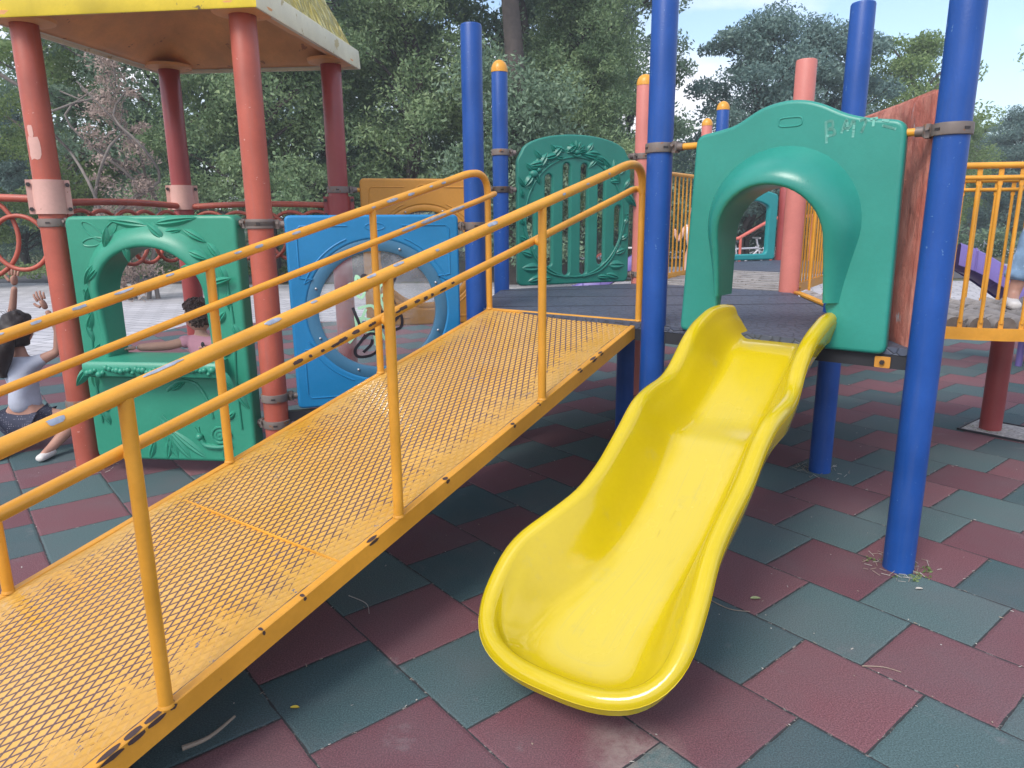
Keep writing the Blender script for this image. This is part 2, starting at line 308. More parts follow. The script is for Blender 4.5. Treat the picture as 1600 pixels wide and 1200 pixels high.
def rough_red():
    m, nt, bs = new_mat('weathered_red_panel')
    n1 = noise_n(nt, 7, 7, 0.7, stretch=(1, 1, 0.35)); n2 = noise_n(nt, 26, 6, 0.75, stretch=(1, 1, 0.4), off=(4, 1, 2))
    c = mixc(nt, ramp(nt, n1, 0.38, 0.66), (0.50, 0.14, 0.10), (0.68, 0.32, 0.25))
    c = mixc(nt, ramp(nt, n2, 0.55, 0.72, (0, 0, 0, 1), (0.8,) * 3 + (1,)), c, (0.22, 0.07, 0.06))
    n3 = noise_n(nt, 12, 5, 0.7, stretch=(1, 1, 0.25), off=(9, 4, 2))
    c = mixc(nt, ramp(nt, n3, 0.64, 0.68), c, (0.45, 0.42, 0.44))
    nt.links.new(c, bs.inputs['Base Color']); bs.inputs['Roughness'].default_value = 0.75
    bump(nt, bs, n2, 0.9, 0.02); return m
M['rough_red'] = rough_red()
def thatch():
    m, nt, bs = new_mat('moulded_thatch_roof')
    w = N(nt, "ShaderNodeTexVoronoi", feature='DISTANCE_TO_EDGE'); w.inputs['Scale'].default_value = 9
    tcn = N(nt, "ShaderNodeTexCoord"); mp = N(nt, "ShaderNodeMapping"); mp.inputs['Scale'].default_value = (2.4, 2.4, 0.45); mp.inputs['Rotation'].default_value = (0.1, 0.1, 0.3)
    nt.links.new(tcn.outputs['Object'], mp.inputs[0]); nt.links.new(mp.outputs[0], w.inputs['Vector'])
    e = ramp(nt, w.outputs['Distance'], 0.0, 0.30)
    c = mixc(nt, e, (0.46, 0.40, 0.10), (0.68, 0.64, 0.32)); c = mixc(nt, ramp(nt, noise_n(nt, 7, 5), 0.4, 0.7), c, (0.58, 0.45, 0.06))
    nt.links.new(c, bs.inputs['Base Color']); bs.inputs['Roughness'].default_value = 0.45; bump(nt, bs, e, 1.0, 0.03); return m
M['thatch'] = thatch()
def leafmat(name, c0, c1, c2, trans=0.35):
    m, nt, bs = new_mat(name)
    c = mixc(nt, ramp(nt, noise_n(nt, 0.9, 4, 0.6), 0.35, 0.68), c0, c1)
    c = mixc(nt, ramp(nt, noise_n(nt, 9, 2, 0.6), 0.5, 0.75), c, c2)
    nt.links.new(c, bs.inputs['Base Color']); bs.inputs['Roughness'].default_value = 0.6
    t = N(nt, "ShaderNodeBsdfTranslucent"); nt.links.new(c, t.inputs[0])
    ms = N(nt, "ShaderNodeMixShader"); ms.inputs[0].default_value = trans
    nt.links.new(bs.outputs[0], ms.inputs[1]); nt.links.new(t.outputs[0], ms.inputs[2]); nt.links.new(ms.outputs[0], nt.nodes['Material Output'].inputs[0])
    return m
M['leaf_dark'] = leafmat('dark_foliage', (0.122, 0.203, 0.138), (0.203, 0.300, 0.187), (0.293, 0.390, 0.244))
M['leaf_mid'] = leafmat('mid_foliage', (0.138, 0.228, 0.118), (0.248, 0.344, 0.158), (0.344, 0.427, 0.221))
M['leaf_blue'] = leafmat('blue_green_foliage', (0.094, 0.173, 0.166), (0.166, 0.259, 0.230), (0.245, 0.346, 0.288))
M['leaf_light'] = leafmat('light_foliage', (0.15, 0.24, 0.08), (0.24, 0.34, 0.12), (0.34, 0.42, 0.17), 0.5)
M['leaf_dry'] = leafmat('dry_pink_brown_foliage', (0.38, 0.28, 0.24), (0.48, 0.38, 0.33), (0.30, 0.23, 0.20))
M['leaf_back'] = leafmat('far_wood_foliage', (0.115, 0.193, 0.140), (0.193, 0.290, 0.193), (0.281, 0.369, 0.246))

# ------------------------------------------------------------------ mesh helpers
class MB:
    def __init__(s): s.v = []; s.f = []; s.m = []; s.uv = {}
    def add(s, verts, faces, m=0):
        o = len(s.v); s.v.extend([tuple(p) for p in verts])
        for f in faces: s.f.append(tuple(i + o for i in f)); s.m.append(m)
        return o
    def box(s, c, size, d=(1, 0), m=0, bev=0.0):
        """box with its x side along the ground direction d; bevelled by chamfer rings"""
        dx, dy = d; hx, hy, hz = [x / 2 for x in size]
        b = min(bev, hx * .9, hy * .9, hz * .9)
        def W(x, y, z): return (c[0] + dx * x - dy * y, c[1] + dy * x + dx * y, c[2] + z)
        if b <= 0:
            P = [W(x, y, z) for z in (-hz, hz) for x, y in ((-hx, -hy), (hx, -hy), (hx, hy), (-hx, hy))]
            s.add(P, [(3, 2, 1, 0), (4, 5, 6, 7), (0, 1, 5, 4), (1, 2, 6, 5), (2, 3, 7, 6), (3, 0, 4, 7)], m); return
        rings = []
        for z, k in ((-hz, b), (-hz + b, 0), (hz - b, 0), (hz, b)):
            r = []
            for sx, sy in ((-1, -1), (1, -1), (1, 1), (-1, 1)):
                ax, ay = hx - k, hy - k
                if k == 0:
                    pts = [(sx * (hx), sy * (hy - b)), (sx * (hx - b), sy * hy)]
                else:
                    pts = [(sx * (hx - b), sy * (hy - b) ), (sx * (hx - b), sy * (hy - b))]
                if sx * sy > 0: pts = pts[::-1]
                r += pts
            rings.append([W(x, y, z) for x, y in r])
        o = len(s.v)
        V = [p for r in rings for p in r]; F = []
        for i in range(3):
            for j in range(8): F.append((i * 8 + j, i * 8 + (j + 1) % 8, (i + 1) * 8 + (j + 1) % 8, (i + 1) * 8 + j))
        F.append(tuple(range(7, -1, -1))); F.append(tuple(range(24, 32)))
        s.add(V, F, m)
    def tube(s, pts, r, seg=14, m=0, caps=True, closed=False, rr=None):
        pts = [Vector(p) for p in pts]; n = len(pts)
        def tan(i):
            if closed: return (pts[(i + 1) % n] - pts[i - 1]).normalized()
            return (pts[min(i + 1, n - 1)] - pts[max(i - 1, 0)]).normalized()
        t = tan(0); ref = Vector((0, 0, 1)) if abs(t.z) < 0.9 else Vector((1, 0, 0))
        u = t.cross(ref).normalized(); V = []
        for i in range(n):
            t = tan(i); u = (u - t * u.dot(t)).normalized(); w = t.cross(u)
            rad = rr[i] if rr else r
            for k in range(seg):
                a = 2 * PI * k / seg; V.append(pts[i] + (u * math.cos(a) + w * math.sin(a)) * rad)
        F = []
        for i in range(n if closed else n - 1):
            i2 = (i + 1) % n
            for k in range(seg):
                k2 = (k + 1) % seg; F.append((i * seg + k, i * seg + k2, i2 * seg + k2, i2 * seg + k))
        if caps and not closed:
            F.append(tuple(range(seg - 1, -1, -1))); F.append(tuple((n - 1) * seg + k for k in range(seg)))
        s.add(V, F, m)
    def lathe(s, c, prof, seg=28, m=0, caps=True):
        V = []
        for r, z in prof:
            for k in range(seg):
                a = 2 * PI * k / seg; V.append((c[0] + r * math.cos(a), c[1] + r * math.sin(a), c[2] + z))
        F = [(i * seg + k, i * seg + (k + 1) % seg, (i + 1) * seg + (k + 1) % seg, (i + 1) * seg + k) for i in range(len(prof) - 1) for k in range(seg)]
        if caps: F.append(tuple(range(seg - 1, -1, -1))); F.append(tuple((len(prof) - 1) * seg + k for k in range(seg)))
        s.add(V, F, m)
    def ball(s, c, r, seg=12, rings=8, m=0, sc=(1, 1, 1), mat=None):
        V = []; F = []
        for i in range(rings + 1):
            ph = PI * i / rings
            for k in range(seg):
                a = 2 * PI * k / seg
                p = Vector((math.sin(ph) * math.cos(a) * r * sc[0], math.sin(ph) * math.sin(a) * r * sc[1], math.cos(ph) * r * sc[2]))
                if mat: p = mat @ p
                V.append(Vector(c) + p)
        for i in range(rings):
            for k in range(seg): F.append((i * seg + k, (i + 1) * seg + k, (i + 1) * seg + (k + 1) % seg, i * seg + (k + 1) % seg))
        s.add(V, F, m)
    def grid(s, P, m=0, uv=None):
        """P: rows of points"""
        nr, nc = len(P), len(P[0]); o = s.add([p for r in P for p in r], [(i * nc + j, i * nc + j + 1, (i + 1) * nc + j + 1, (i + 1) * nc + j) for i in range(nr - 1) for j in range(nc - 1)], m)
        if uv:
            for i in range(nr):
                for j in range(nc): s.uv[o + i * nc + j] = uv[i][j]
    def mesh(s, me, mat=None, m=0):
        s.add([(mat @ v.co) if mat else v.co for v in me.vertices], [tuple(p.vertices) for p in me.polygons], m)
    def build(s, name, mats, parent=None, base=None, smooth=True, angle=40):
        b = Vector(base) if base is not None else (parent_base(parent) if parent else Vector((0, 0, 0)))
        me = bpy.data.meshes.new(name)
        me.from_pydata([tuple(Vector(p) - b) for p in s.v], [], s.f)
        if not isinstance(mats, (list, tuple)): mats = [mats]
        for mm in mats: me.materials.append(mm)
        me.polygons.foreach_set('material_index', s.m)
        if smooth:
            me.polygons.foreach_set('use_smooth', [True] * len(s.f))
            try: me.set_sharp_from_angle(angle=R_(angle))
            except Exception: pass
        if s.uv:
            ul = me.uv_layers.new(name='UVMap')
            for lp in me.loops: ul.data[lp.index].uv = s.uv.get(lp.vertex_index, (0, 0))
        me.update()
        o = bpy.data.objects.new(name, me); COL.objects.link(o)
        if parent: o.parent = parent
        else: o.location = b
        return o
def parent_base(p):
    b = Vector((0, 0, 0))
    while p is not None: b += p.location; p = p.parent
    return b
def tag(o, label=None, cat=None, group=None, kind=None):
    if label: o['label'] = label
    if cat: o['category'] = cat
    if group: o['group'] = group
    if kind: o['kind'] = kind
    return o
def thing(name, loc, label, cat, group=None):
    o = bpy.data.objects.new(name, None); COL.objects.link(o); o.location = loc; o.empty_display_size = 0.1
    return tag(o, label, cat, group)
def copy_tree(o, parent=None):
    c = o.copy(); COL.objects.link(c); c.parent = parent
    for ch in [x for x in bpy.data.objects if x.parent == o]: copy_tree(ch, c)
    return c
def ev_mesh(ob):
    COL.objects.link(ob); bpy.context.view_layer.update()
    dg = bpy.context.evaluated_depsgraph_get()
    me = bpy.data.meshes.new_from_object(ob.evaluated_get(dg))
    bpy.data.objects.remove(ob); return me
def panel_mesh(outline, holes, thick, bevel, res=3):
    """flat plastic panel with rounded edges: x, z in the panel plane, y its depth (centred)"""
    cu = bpy.data.curves.new('tmp', 'CURVE'); cu.dimensions = '2D'; cu.fill_mode = 'BOTH'
    cu.extrude = thick / 2 - bevel; cu.bevel_depth = bevel; cu.bevel_resolution = res; cu.offset = -bevel
    for poly in [outline] + list(holes):
        sp = cu.splines.new('POLY'); sp.points.add(len(poly) - 1); sp.use_cyclic_u = True
        for p, q in zip(sp.points, poly): p.co = (q[0], q[1], 0, 1)
    me = ev_mesh(bpy.data.objects.new('tmp', cu))
    return me
def rounded(pts, r=0.03, n=5):
    """round the corners of a polygon (list of (x, z) or (x, z, radius))"""
    out = []; N_ = len(pts)
    for i in range(N_):
        p = Vector(pts[i][:2]); rad = pts[i][2] if len(pts[i]) > 2 else r
        a = Vector(pts[i - 1][:2]); b = Vector(pts[(i + 1) % N_][:2])
        if rad <= 0: out.append(tuple(p)); continue
        da = (a - p); db = (b - p); k = min(rad, da.length * .45, db.length * .45)
        A = p + da.normalized() * k; B = p + db.normalized() * k
        for j in range(n + 1):
            t = j / n; out.append(tuple(A * (1 - t) ** 2 + p * 2 * t * (1 - t) + B * t * t))
    return out
class Frame:
    """a vertical plane through ground points A and B; x along A->B, depth positive towards n"""
    def __init__(s, A, B, off=0.0):
        s.A = Vector(A); s.L = (Vector(B) - s.A).length; s.d = (Vector(B) - s.A).normalized(); s.n = Vector((s.d.y, -s.d.x)); s.A = s.A + s.n * off
        s.mat = Matrix(((s.d.x, 0, s.n.x, s.A.x), (s.d.y, 0, s.n.y, s.A.y), (0, 1, 0, 0), (0, 0, 0, 1)))
    def __call__(s, x, z, y=0.0):
        q = s.A + s.d * x + s.n * y; return Vector((q.x, q.y, z))
def interp(tab, x):
    if x <= tab[0][0]: return tab[0][1]
    for (a, b), (c, d) in zip(tab, tab[1:]):
        if x <= c: return b + (d - b) * (x - a) / (c - a)
    return tab[-1][1]
def smooth_tab(tab, x):
    """smooth (Catmull-Rom like) lookup"""
    xs = [t[0] for t in tab]
    e = 0.034
    return sum(interp(tab, x + k * e) * w for k, w in ((-1.5, .1), (-.75, .22), (0, .36), (.75, .22), (1.5, .1)))
def spline(pts, n=8):
    """Catmull-Rom through 3D points"""
    P = [Vector(p) for p in pts]; out = []
    for i in range(len(P) - 1):
        p0 = P[max(i - 1, 0)]; p1 = P[i]; p2 = P[i + 1]; p3 = P[min(i + 2, len(P) - 1)]
        for k in range(n):
            t = k / n
            out.append(0.5 * ((2 * p1) + (-p0 + p2) * t + (2 * p0 - 5 * p1 + 4 * p2 - p3) * t * t + (-p0 + 3 * p1 - 3 * p2 + p3) * t ** 3))
    out.append(P[-1]); return out
def skin_mesh(nodes, edges, sub=2):
    """nodes: list of ((x,y,z), r) ; grow one continuous surface"""
    me = bpy.data.meshes.new('sk'); me.from_pydata([n[0] for n in nodes], edges, [])
    ob = bpy.data.objects.new('sk', me)
    md = ob.modifiers.new('s', 'SKIN'); md.use_smooth_shade = True; md.branch_smoothing = 0.3
    sm = ob.modifiers.new('u', 'SUBSURF'); sm.levels = sub; sm.render_levels = sub
    if not me.skin_vertices: me.attributes  # the modifier adds the layer
    lay = me.skin_vertices[0].data if me.skin_vertices else None
    if lay is None:
        return me
    for i, n in enumerate(nodes):
        r = n[1]; lay[i].radius = (r, r) if not isinstance(r, tuple) else r
        lay[i].use_root = (i == 0)
    return ev_mesh(ob)

# positions of the posts (metres); everything in the play set hangs off these
P_R = (1.649, 2.794); P_C = (0.715, 3.560); P_B = (-0.215, 4.350); P_D = (-0.073, 5.500)
P_E = (1.060, 5.950); P_F = (2.000, 5.150); P_RR = (1.822, 4.000)
P_1 = (-2.585, 4.130); P_2 = (-1.373, 4.000); P_3 = (-1.215, 5.200); P_4 = (-2.375, 5.330)
DECK = 0.945; POST_H = 2.54

# ------------------------------------------------------------------ the ground
def sheet(name, poly, z, mat, kind='structure'):
    b = MB(); b.add([(x, y, z) for x, y in poly], [tuple(range(len(poly)))])
    o = b.build(name, mat, smooth=False); tag(o, kind=kind); return o
sheet('ground', [(-150, -60), (150, -60), (150, 260), (-150, 260)], -0.024, M['ground'])
sheet('plaza_paving', [(-16, 3), (-3.0, 3), (3, 8), (26, 8), (26, 14.6), (6, 17.5), (-6, 17.2), (-16, 19)], -0.016, M['pavers'])
sheet('path', [(-4, 17.8), (6, 17.9), (40, 15.2), (60, 19.5), (-60, 23), (-40, 20.0)], -0.012, M['asphalt'])
sheet('path_strip', [(4, 19.4), (60, 20.5), (60, 23.5), (4, 22.4)], -0.008, M['concrete'])
sheet('far_pavement', [(2, 27), (70, 28), (70, 48), (14, 48)], -0.008, M['concrete'])
rub = MB(); rub.add([(x, y, z) for z in (0, -0.05) for x, y in [(-14, -7), (12, -7), (12, 9.6), (3.0, 10.9), (-4.75, 10.5), (-4.9, 8.8), (-5.4, 7.3), (-14, 5.6)]],
        [tuple(range(8))] + [(i, (i + 8), ((i + 1) % 8) + 8, (i + 1) % 8) for i in range(8)])
tag(rub.build('rubber_tile_floor', M['tiles'], smooth=False), kind='structure')

# ------------------------------------------------------------------ posts
def post(p, r, mat, label, top='flat', name='playground_post', group=None, weeds=0, capmat=None, h=POST_H, lean=(0, 0)):
    t = thing(name, (p[0], p[1], 0), label, 'post', group)
    b = MB()
    b.lathe((p[0], p[1], 0), [(r, -0.03), (r, h * .25), (r, h * .5), (r, h * .75), (r, h - 0.012), (r - 0.004, h - 0.003), (r - 0.012, h)], 32)
    b.build('pipe', mat, t)
    if top == 'dome':
        c = MB(); c.lathe((p[0], p[1], h - 0.02), [(r + .002, 0), (r + .002, .022), (r * .93, .045), (r * .72, .066), (r * .4, .080), (0.004, .085)], 28)
        c.build('dome_cap', capmat or M['rail_yellow'], t)
    return t
G_P = 'posts holding up the play set'
post(P_R, .0608, M['blue_post'], 'thick blue post at right front of the green arch panel, grass tufts at its foot', group=G_P)
post(P_C, .0608, M['blue_post'], 'tall blue post between the top of the yellow ramp and the yellow slide', group=G_P)
post(P_B, .0608, M['blue_post'], 'flat topped blue post behind the upper left end of the ramp handrail', group=G_P)
post(P_RR, .0608, M['blue_post'], 'flat topped blue post behind the weathered red panel', group=G_P)
post(P_D, .058, M['blue_post'], 'blue post with yellow dome cap left of the slotted green panel', 'dome', group=G_P, h=2.52)
post(P_E, .064, M['pink_post'], 'faded pink post with broken yellow cap right of the slotted green panel', 'dome', group=G_P, h=2.50)
post(P_F, .068, M['pink_post'], 'flat topped faded red post seen through the green arch', group=G_P, h=2.50)
post(P_1, .0685, M['orange_post'], 'orange red roof post with pale scraped patch, left of the flower carved green panel', group='posts carrying the yellow roof')
post(P_2, .0685, M['orange_post'], 'orange red roof post between the carved green panel and the blue window panel', group='posts carrying the yellow roof')
post(P_3, .0685, M['red_post'], 'dark red roof post left of the ochre panel', group='posts carrying the yellow roof')
post(P_4, .0685, M['red_post'], 'dark red roof post with pale plate behind the carved green panel', group='posts carrying the yellow roof')
post((3.366, 4.81), .068, M['red_post'], 'dark red post under the log bridge standing in a gravel opening', group=G_P, h=.86)
post((2.12, 7.5), .0608, M['blue_post'], 'far blue post with yellow dome cap above left of the green arch', 'dome', group=G_P, h=2.53)
post((2.27, 8.65), .060, M['pink_post'], 'far pink post with yellow dome cap above left of the green arch', 'dome', group=G_P, h=2.52)
post((3.40, 9.1), .068, M['red_post'], 'far red post at the right edge of the far teal window panel', group=G_P, h=1.86)
# support under the deck beside the blue post
b = MB(); b.lathe((0.71, 4.36, 0), [(.055, -.02), (.055, .9)], 24)
tag(b.build('deck_support_post', M['blue_post'], base=(0.71, 4.36, 0)), 'short dark blue support post under the black deck beside the ramp', 'post', G_P)

def patchy(b, c, r, z0, z1, a0, a1, seed, m=0):
    """irregular thin patch on a vertical pipe surface"""
    rn = random.Random(seed); n = 14; V = []
    for k in range(n):
        t = 2 * PI * k / n; q = 1 - .18 * rn.random()
        u = .5 + .5 * q * max(-1, min(1, 1.25 * math.cos(t))); w = .5 + .5 * q * max(-1, min(1, 1.25 * math.sin(t)))
        V.append((a0 + (a1 - a0) * u, z0 + (z1 - z0) * w))
    P = []
    for i in range(7):
        s_ = i / 6; ca = (a0 + a1) / 2; cz = (z0 + z1) / 2
        P.append([(c[0] + (r + .0012) * math.cos(ca + (a - ca) * s_), c[1] + (r + .0012) * math.sin(ca + (a - ca) * s_), cz + (z - cz) * s_) for a, z in V])
    o = b.add([p for r_ in P for p in r_], [(i * n + k, i * n + (k + 1) % n, (i + 1) * n + (k + 1) % n, (i + 1) * n + k) for i in range(6) for k in range(n)], m)
# scraped patch on the left roof post (part of it)
p1root = [o for o in bpy.data.objects if o.get('label', '').startswith('orange red roof post with pale')][0]
b = MB(); patchy(b, P_1, .0685, 1.80, 1.93, R_(-120), R_(-62), 3); patchy(b, P_1, .0685, 1.92, 1.99, R_(-112), R_(-84), 5)
b.build('scraped_patch', M['pale_plate'], p1root)

def clamp_geo(b, p, r, z, dirs, m=0, h=.046):
    """band clamp round a pipe with an ear and a bolt towards each direction"""
    b.lathe((p[0], p[1], z - h / 2), [(r + .001, 0), (r + .008, .002), (r + .009, .008), (r + .009, h - .008), (r + .008, h - .002), (r + .001, h)], 28, m, caps=False)
    for d in dirs:
        d = Vector(d).normalized()
        b.box((p[0] + d.x * (r + .020), p[1] + d.y * (r + .020), z), (.030, .050, h * 1.12), (d.x, d.y), m, .006)
        b.tube([(p[0] + d.x * (r + .03), p[1] + d.y * (r + .03), z), (p[0] + d.x * (r + .062), p[1] + d.y * (r + .062), z)], .019, 12, m)
        s_ = Vector((-d.y, d.x))
        for q in (-1, 1):
            b.tube([(p[0] + d.x * (r + .018) + s_.x * q * .026, p[1] + d.y * (r + .018) + s_.y * q * .026, z + .008), (p[0] + d.x * (r + .018) + s_.x * q * .036, p[1] + d.y * (r + .018) + s_.y * q * .036, z + .008)], .008, 8, m)
    for a in (0.4, 1.9, 3.4, 4.9):      # bolt slots
        b.box((p[0] + (r + .009) * math.cos(a), p[1] + (r + .009) * math.sin(a), z), (.004, .022, .009), (math.cos(a), math.sin(a)), 1, 0)
def clamp(p, r, z, d, parent, rod=0.0, rodmat='rail_yellow'):
    b = MB(); clamp_geo(b, p, r, z, [d]); o = b.build('clamp', [M['clamp'], M['bolt']], parent)
    if rod:
        dd = Vector(d).normalized(); q = MB(); q.tube([(p[0] + dd.x * (r + .05), p[1] + dd.y * (r + .05), z), (p[0] + dd.x * (r + .06 + rod), p[1] + dd.y * (r + .06 + rod), z)], .015, 12)
        q.build('rod', M[rodmat], parent)
def vec(a, b_): return (b_[0] - a[0], b_[1] - a[1])

# ------------------------------------------------------------------ relief ornaments, all drawn in a Frame on its front face
def leaf(b, fr, x, z, ang, ln, w, h, y0, m=0, curl=0.0):
    ca, sa = math.cos(ang), math.sin(ang); P = []
    for i in range(9):
        t = i / 8; hw = w / 2 * math.sin(PI * t ** 0.8) ** 0.9
        row = []
        for j in range(7):
            s_ = (j - 3) / 3
            lx = t * ln; lz = hw * s_ + curl * ln * math.sin(PI * t) * .5
            hh = h * (1 - abs(s_) ** 2.2) * math.sin(PI * min(1, t * .95 + .05)) - (h * .55 if j == 3 else 0) * math.sin(PI * t)
            row.append(fr(x + lx * ca - lz * sa, z + lx * sa + lz * ca, y0 - .002 + max(0, hh)))
        P.append(row)
    b.grid(P, m)
def cord(b, fr, pts, r, y0, m=0, flat=0.8, seg=8):
    sp = spline([(p[0], p[1], 0) for p in pts], 6); b.tube([fr(p.x, p.y, y0 + r * (flat - .5)) for p in sp], r, seg, m)
def knob(b, fr, x, z, r, y0, m=0, sc=(1, 1, .6)):
    b.ball(fr(x, z, y0), r, 10, 6, m)
def spiral(b, fr, x, z, r, turns, y0, rad):
    n = int(turns * 14); b.tube([fr(x + r * (1 - k / n) * math.cos(k / 14 * 2 * PI), z + r * (1 - k / n) * math.sin(k / 14 * 2 * PI), y0) for k in range(n)], rad, 7)

# ------------------------------------------------------------------ green arch panel over the slide
ARF = Frame(P_C, P_R)
def hood(b, fr, path, inner_y, y0, thick, prot, offs, lip=.014, m=0, nseg=12):
    """rounded collar swept round an arch opening: path [(x,z)], prot[i] how far it stands out, offs[i] how wide it spreads"""
    n = len(path); P = []
    for i in range(n):
        p = Vector(path[i]); t = (Vector(path[min(i + 1, n - 1)]) - Vector(path[max(i - 1, 0)])).normalized()
        nn = Vector((-t.y, t.x))       # outward (path runs clockwise from bottom left over the top)
        pr, of = prot[i], offs[i]; row = []
        for k in range(nseg + 1):      # from the panel face up the hood
            s_ = k / nseg
            d_ = of * (1 - s_) ** 1.0
            y = y0 - .004 + pr * (0.5 - 0.5 * math.cos(PI * s_ ** 0.72)) ** 0.8
            q = p + nn * (lip + d_); row.append(fr(q.x, q.y, y))
        for k in range(1, 6):          # round lip
            a = PI / 2 * k / 5 * 1.0
            q = p + nn * (lip - lip * math.sin(a)); row.append(fr(q.x, q.y, y0 - .004 + pr - lip * (1 - math.cos(a)) * 1.0))
        for y in (y0 + pr * .5 - .02, y0 - thick * .6, inner_y):
            row.append(fr(p.x, p.y, min(y, y0 + pr - lip - .006)))
        P.append(row)
    b.grid(P, m)
    for r_ in (P[0][::-1], P[-1]): b.add(r_, [tuple(range(len(r_)))], m)
arch = thing('arch_panel', (*ARF(0.6, 0).xy, DECK - .03), 'teal green arch panel with a rounded hood over the top of the yellow slide', 'panel')
fr = Frame(P_C, P_R, 0.0)
outl = [(.155, .935, .035), (.178, 1.40, .2), (.196, 1.832, .05), (.29, 1.846, .1), (.375, 1.862, .1), (.48, 1.922, .12), (.55, 1.941, .1), (.614, 1.946, .1), (.68, 1.938, .1), (.745, 1.916, .12), (.83, 1.872, .1), (.92, 1.846, .1), (1.058, 1.828, .05),
        (1.064, 1.40, .2), (1.070, .915, .035)]
archpath = []
xl, xr, zs, ztop = .362, .812, 1.375, 1.600
for k in range(6): archpath.append((xl - .006 + .006 * k / 5, 1.115 + (zs - 1.115) * k / 5))
for k in range(1, 24):
    a = PI - PI * k / 24; archpath.append(((xl + xr) / 2 + (xr - xl) / 2 * math.cos(a), zs + (ztop - zs) * math.sin(a) ** .96))
for k in range(6): archpath.append((xr + .004 * k / 5, zs - (zs - 1.115) * k / 5))
notch = [(xr + .004, 1.10)] + [(p[0] + (.012 if i > 17 else -.012), p[1] + .004) for i, p in reversed(list(enumerate(archpath)))] + [(xl - .02, 1.10)]
outline = rounded(outl + [(xr + .018, .915, 0), (xl - .035, .935, 0)], .04)[:-1] + [(xr + .02, 1.05)] + notch + [(xl - .03, 1.0), (xl - .035, .935)]
me = panel_mesh(outline, [], .058, .017, 4)
b = MB(); b.mesh(me, fr.mat)
npth = len(archpath)
def bell(i, lo, hi, pw=1.0, skew=0.0):
    z = (archpath[i][1] - 1.115) / (ztop - 1.115); x = (archpath[i][0] - (xl + xr) / 2) / (xr - xl) * 2
    return lo + (hi - lo) * max(0, min(1, z)) ** pw + skew * x
b_h = [bell(i, .040, .165, 1.3) for i in range(npth)]
o_h = [bell(i, .030, .150, 1.2, .018) for i in range(npth)]
hood(b, fr, archpath, -.10, .029, .05, b_h, o_h)
# inner liner of the tunnel is dark grey brown (shade side); small handle boss at the top
b.build('arch_body', M['green'], arch)
q = MB()
hp = [(.572 + .045 + .048 * math.copysign(abs(math.cos(t)) ** .5, math.cos(t)), 1.857 + .018 * math.copysign(abs(math.sin(t)) ** .5, math.sin(t))) for t in [2 * PI * k / 28 for k in range(28)]]
q.tube([fr(x, z, .028) for x, z in hp], .0045, 8, closed=True); q.build('handle_boss', M['green'], arch)
# chalk scribble  "BAqTE"
q = MB()
def scrib(q, fr, strokes, w, y, m=0):
    for st in strokes:
        sp = spline([(p[0], p[1], 0) for p in st], 6) if len(st) > 2 else [Vector((p[0], p[1], 0)) for p in st]
        for a_, c_ in zip(sp[:-1], sp[1:]):
            d_ = (c_ - a_); 
            if d_.length < 1e-5: continue
            n_ = Vector((-d_.y, d_.x, 0)).normalized() * w / 2; e_ = d_.normalized() * w * .3
            q.add([fr(*(a_ + n_ - e_).xy, y), fr(*(a_ - n_ - e_).xy, y), fr(*(c_ - n_ + e_).xy, y), fr(*(c_ + n_ + e_).xy, y)], [(0, 1, 2, 3)], m)
sx, sz = .760, 1.792
S = lambda pts: [(sx + x * .0118, sz + z * .0128) for x, z in pts]
scrib(q, fr, [S([(0, 4), (.4, 1), (.8, -2.2)]), S([(0, 4), (2, 4.2), (2.4, 2.6), (1.2, 1.8), (2.8, 1.6), (3.2, .2), (1.2, -.2)]), S([(5.5, .5), (6.2, 3.2), (6.8, 4), (7.4, 1)]), S([(6, 1.8), (7.8, 1.8), (8.6, 3.6), (9.2, 3.2), (9.2, -1)]),
             S([(11, 3.6), (12.8, 3.8), (12.2, 1.2), (11.8, .2)]), S([(14.4, 3.8), (16.2, 3.9)]), S([(15.3, 3.8), (15.2, 1.8)]), S([(18, 3.2), (19.6, 2.8)]), S([(18.2, 1.6), (20.2, 1), (22, .4)])], .0095, .0302)
q.build('chalk_scribble', M['graf_pale'], arch)
clamp(P_C, .0608, 1.793, vec(P_C, P_R), arch, .09); clamp(P_R, .0608, 1.782, vec(P_R, P_C), arch, .10)

# ------------------------------------------------------------------ weathered red panel on the right side of the slide entrance
fr = Frame(P_R, P_RR)
rp = thing('side_panel', (*fr(.6, 0).xy, DECK), 'weathered rough red side panel standing behind the green arch', 'panel')
me = panel_mesh(rounded([(.075, .905, .02), (.075, 1.938, .02), (1.12, 1.952, .03), (1.12, .905, .03)]), [], .085, .016)
# lumpy stone-like face
b = MB(); b.mesh(me, fr.mat)
P = []
for i in range(40):
    row = []
    for j in range(40):
        x = .092 + (1.105 - .092) * i / 39; z = .925 + (1.94 - .925) * j / 39
        e_ = min(x - .092, 1.105 - x, z - .925, 1.94 - z)
        h = .045 + (.018 * mnoise.noise(Vector((x * 7, z * 5, 1))) + .010 * mnoise.noise(Vector((x * 22, z * 9, 3)))) * min(1, e_ / .05) if e_ > 0 else .038
        row.append(fr(x, z, -h))
    P.append(row[::-1])
b.grid(P); 
b.build('board', M['rough_red'], rp)

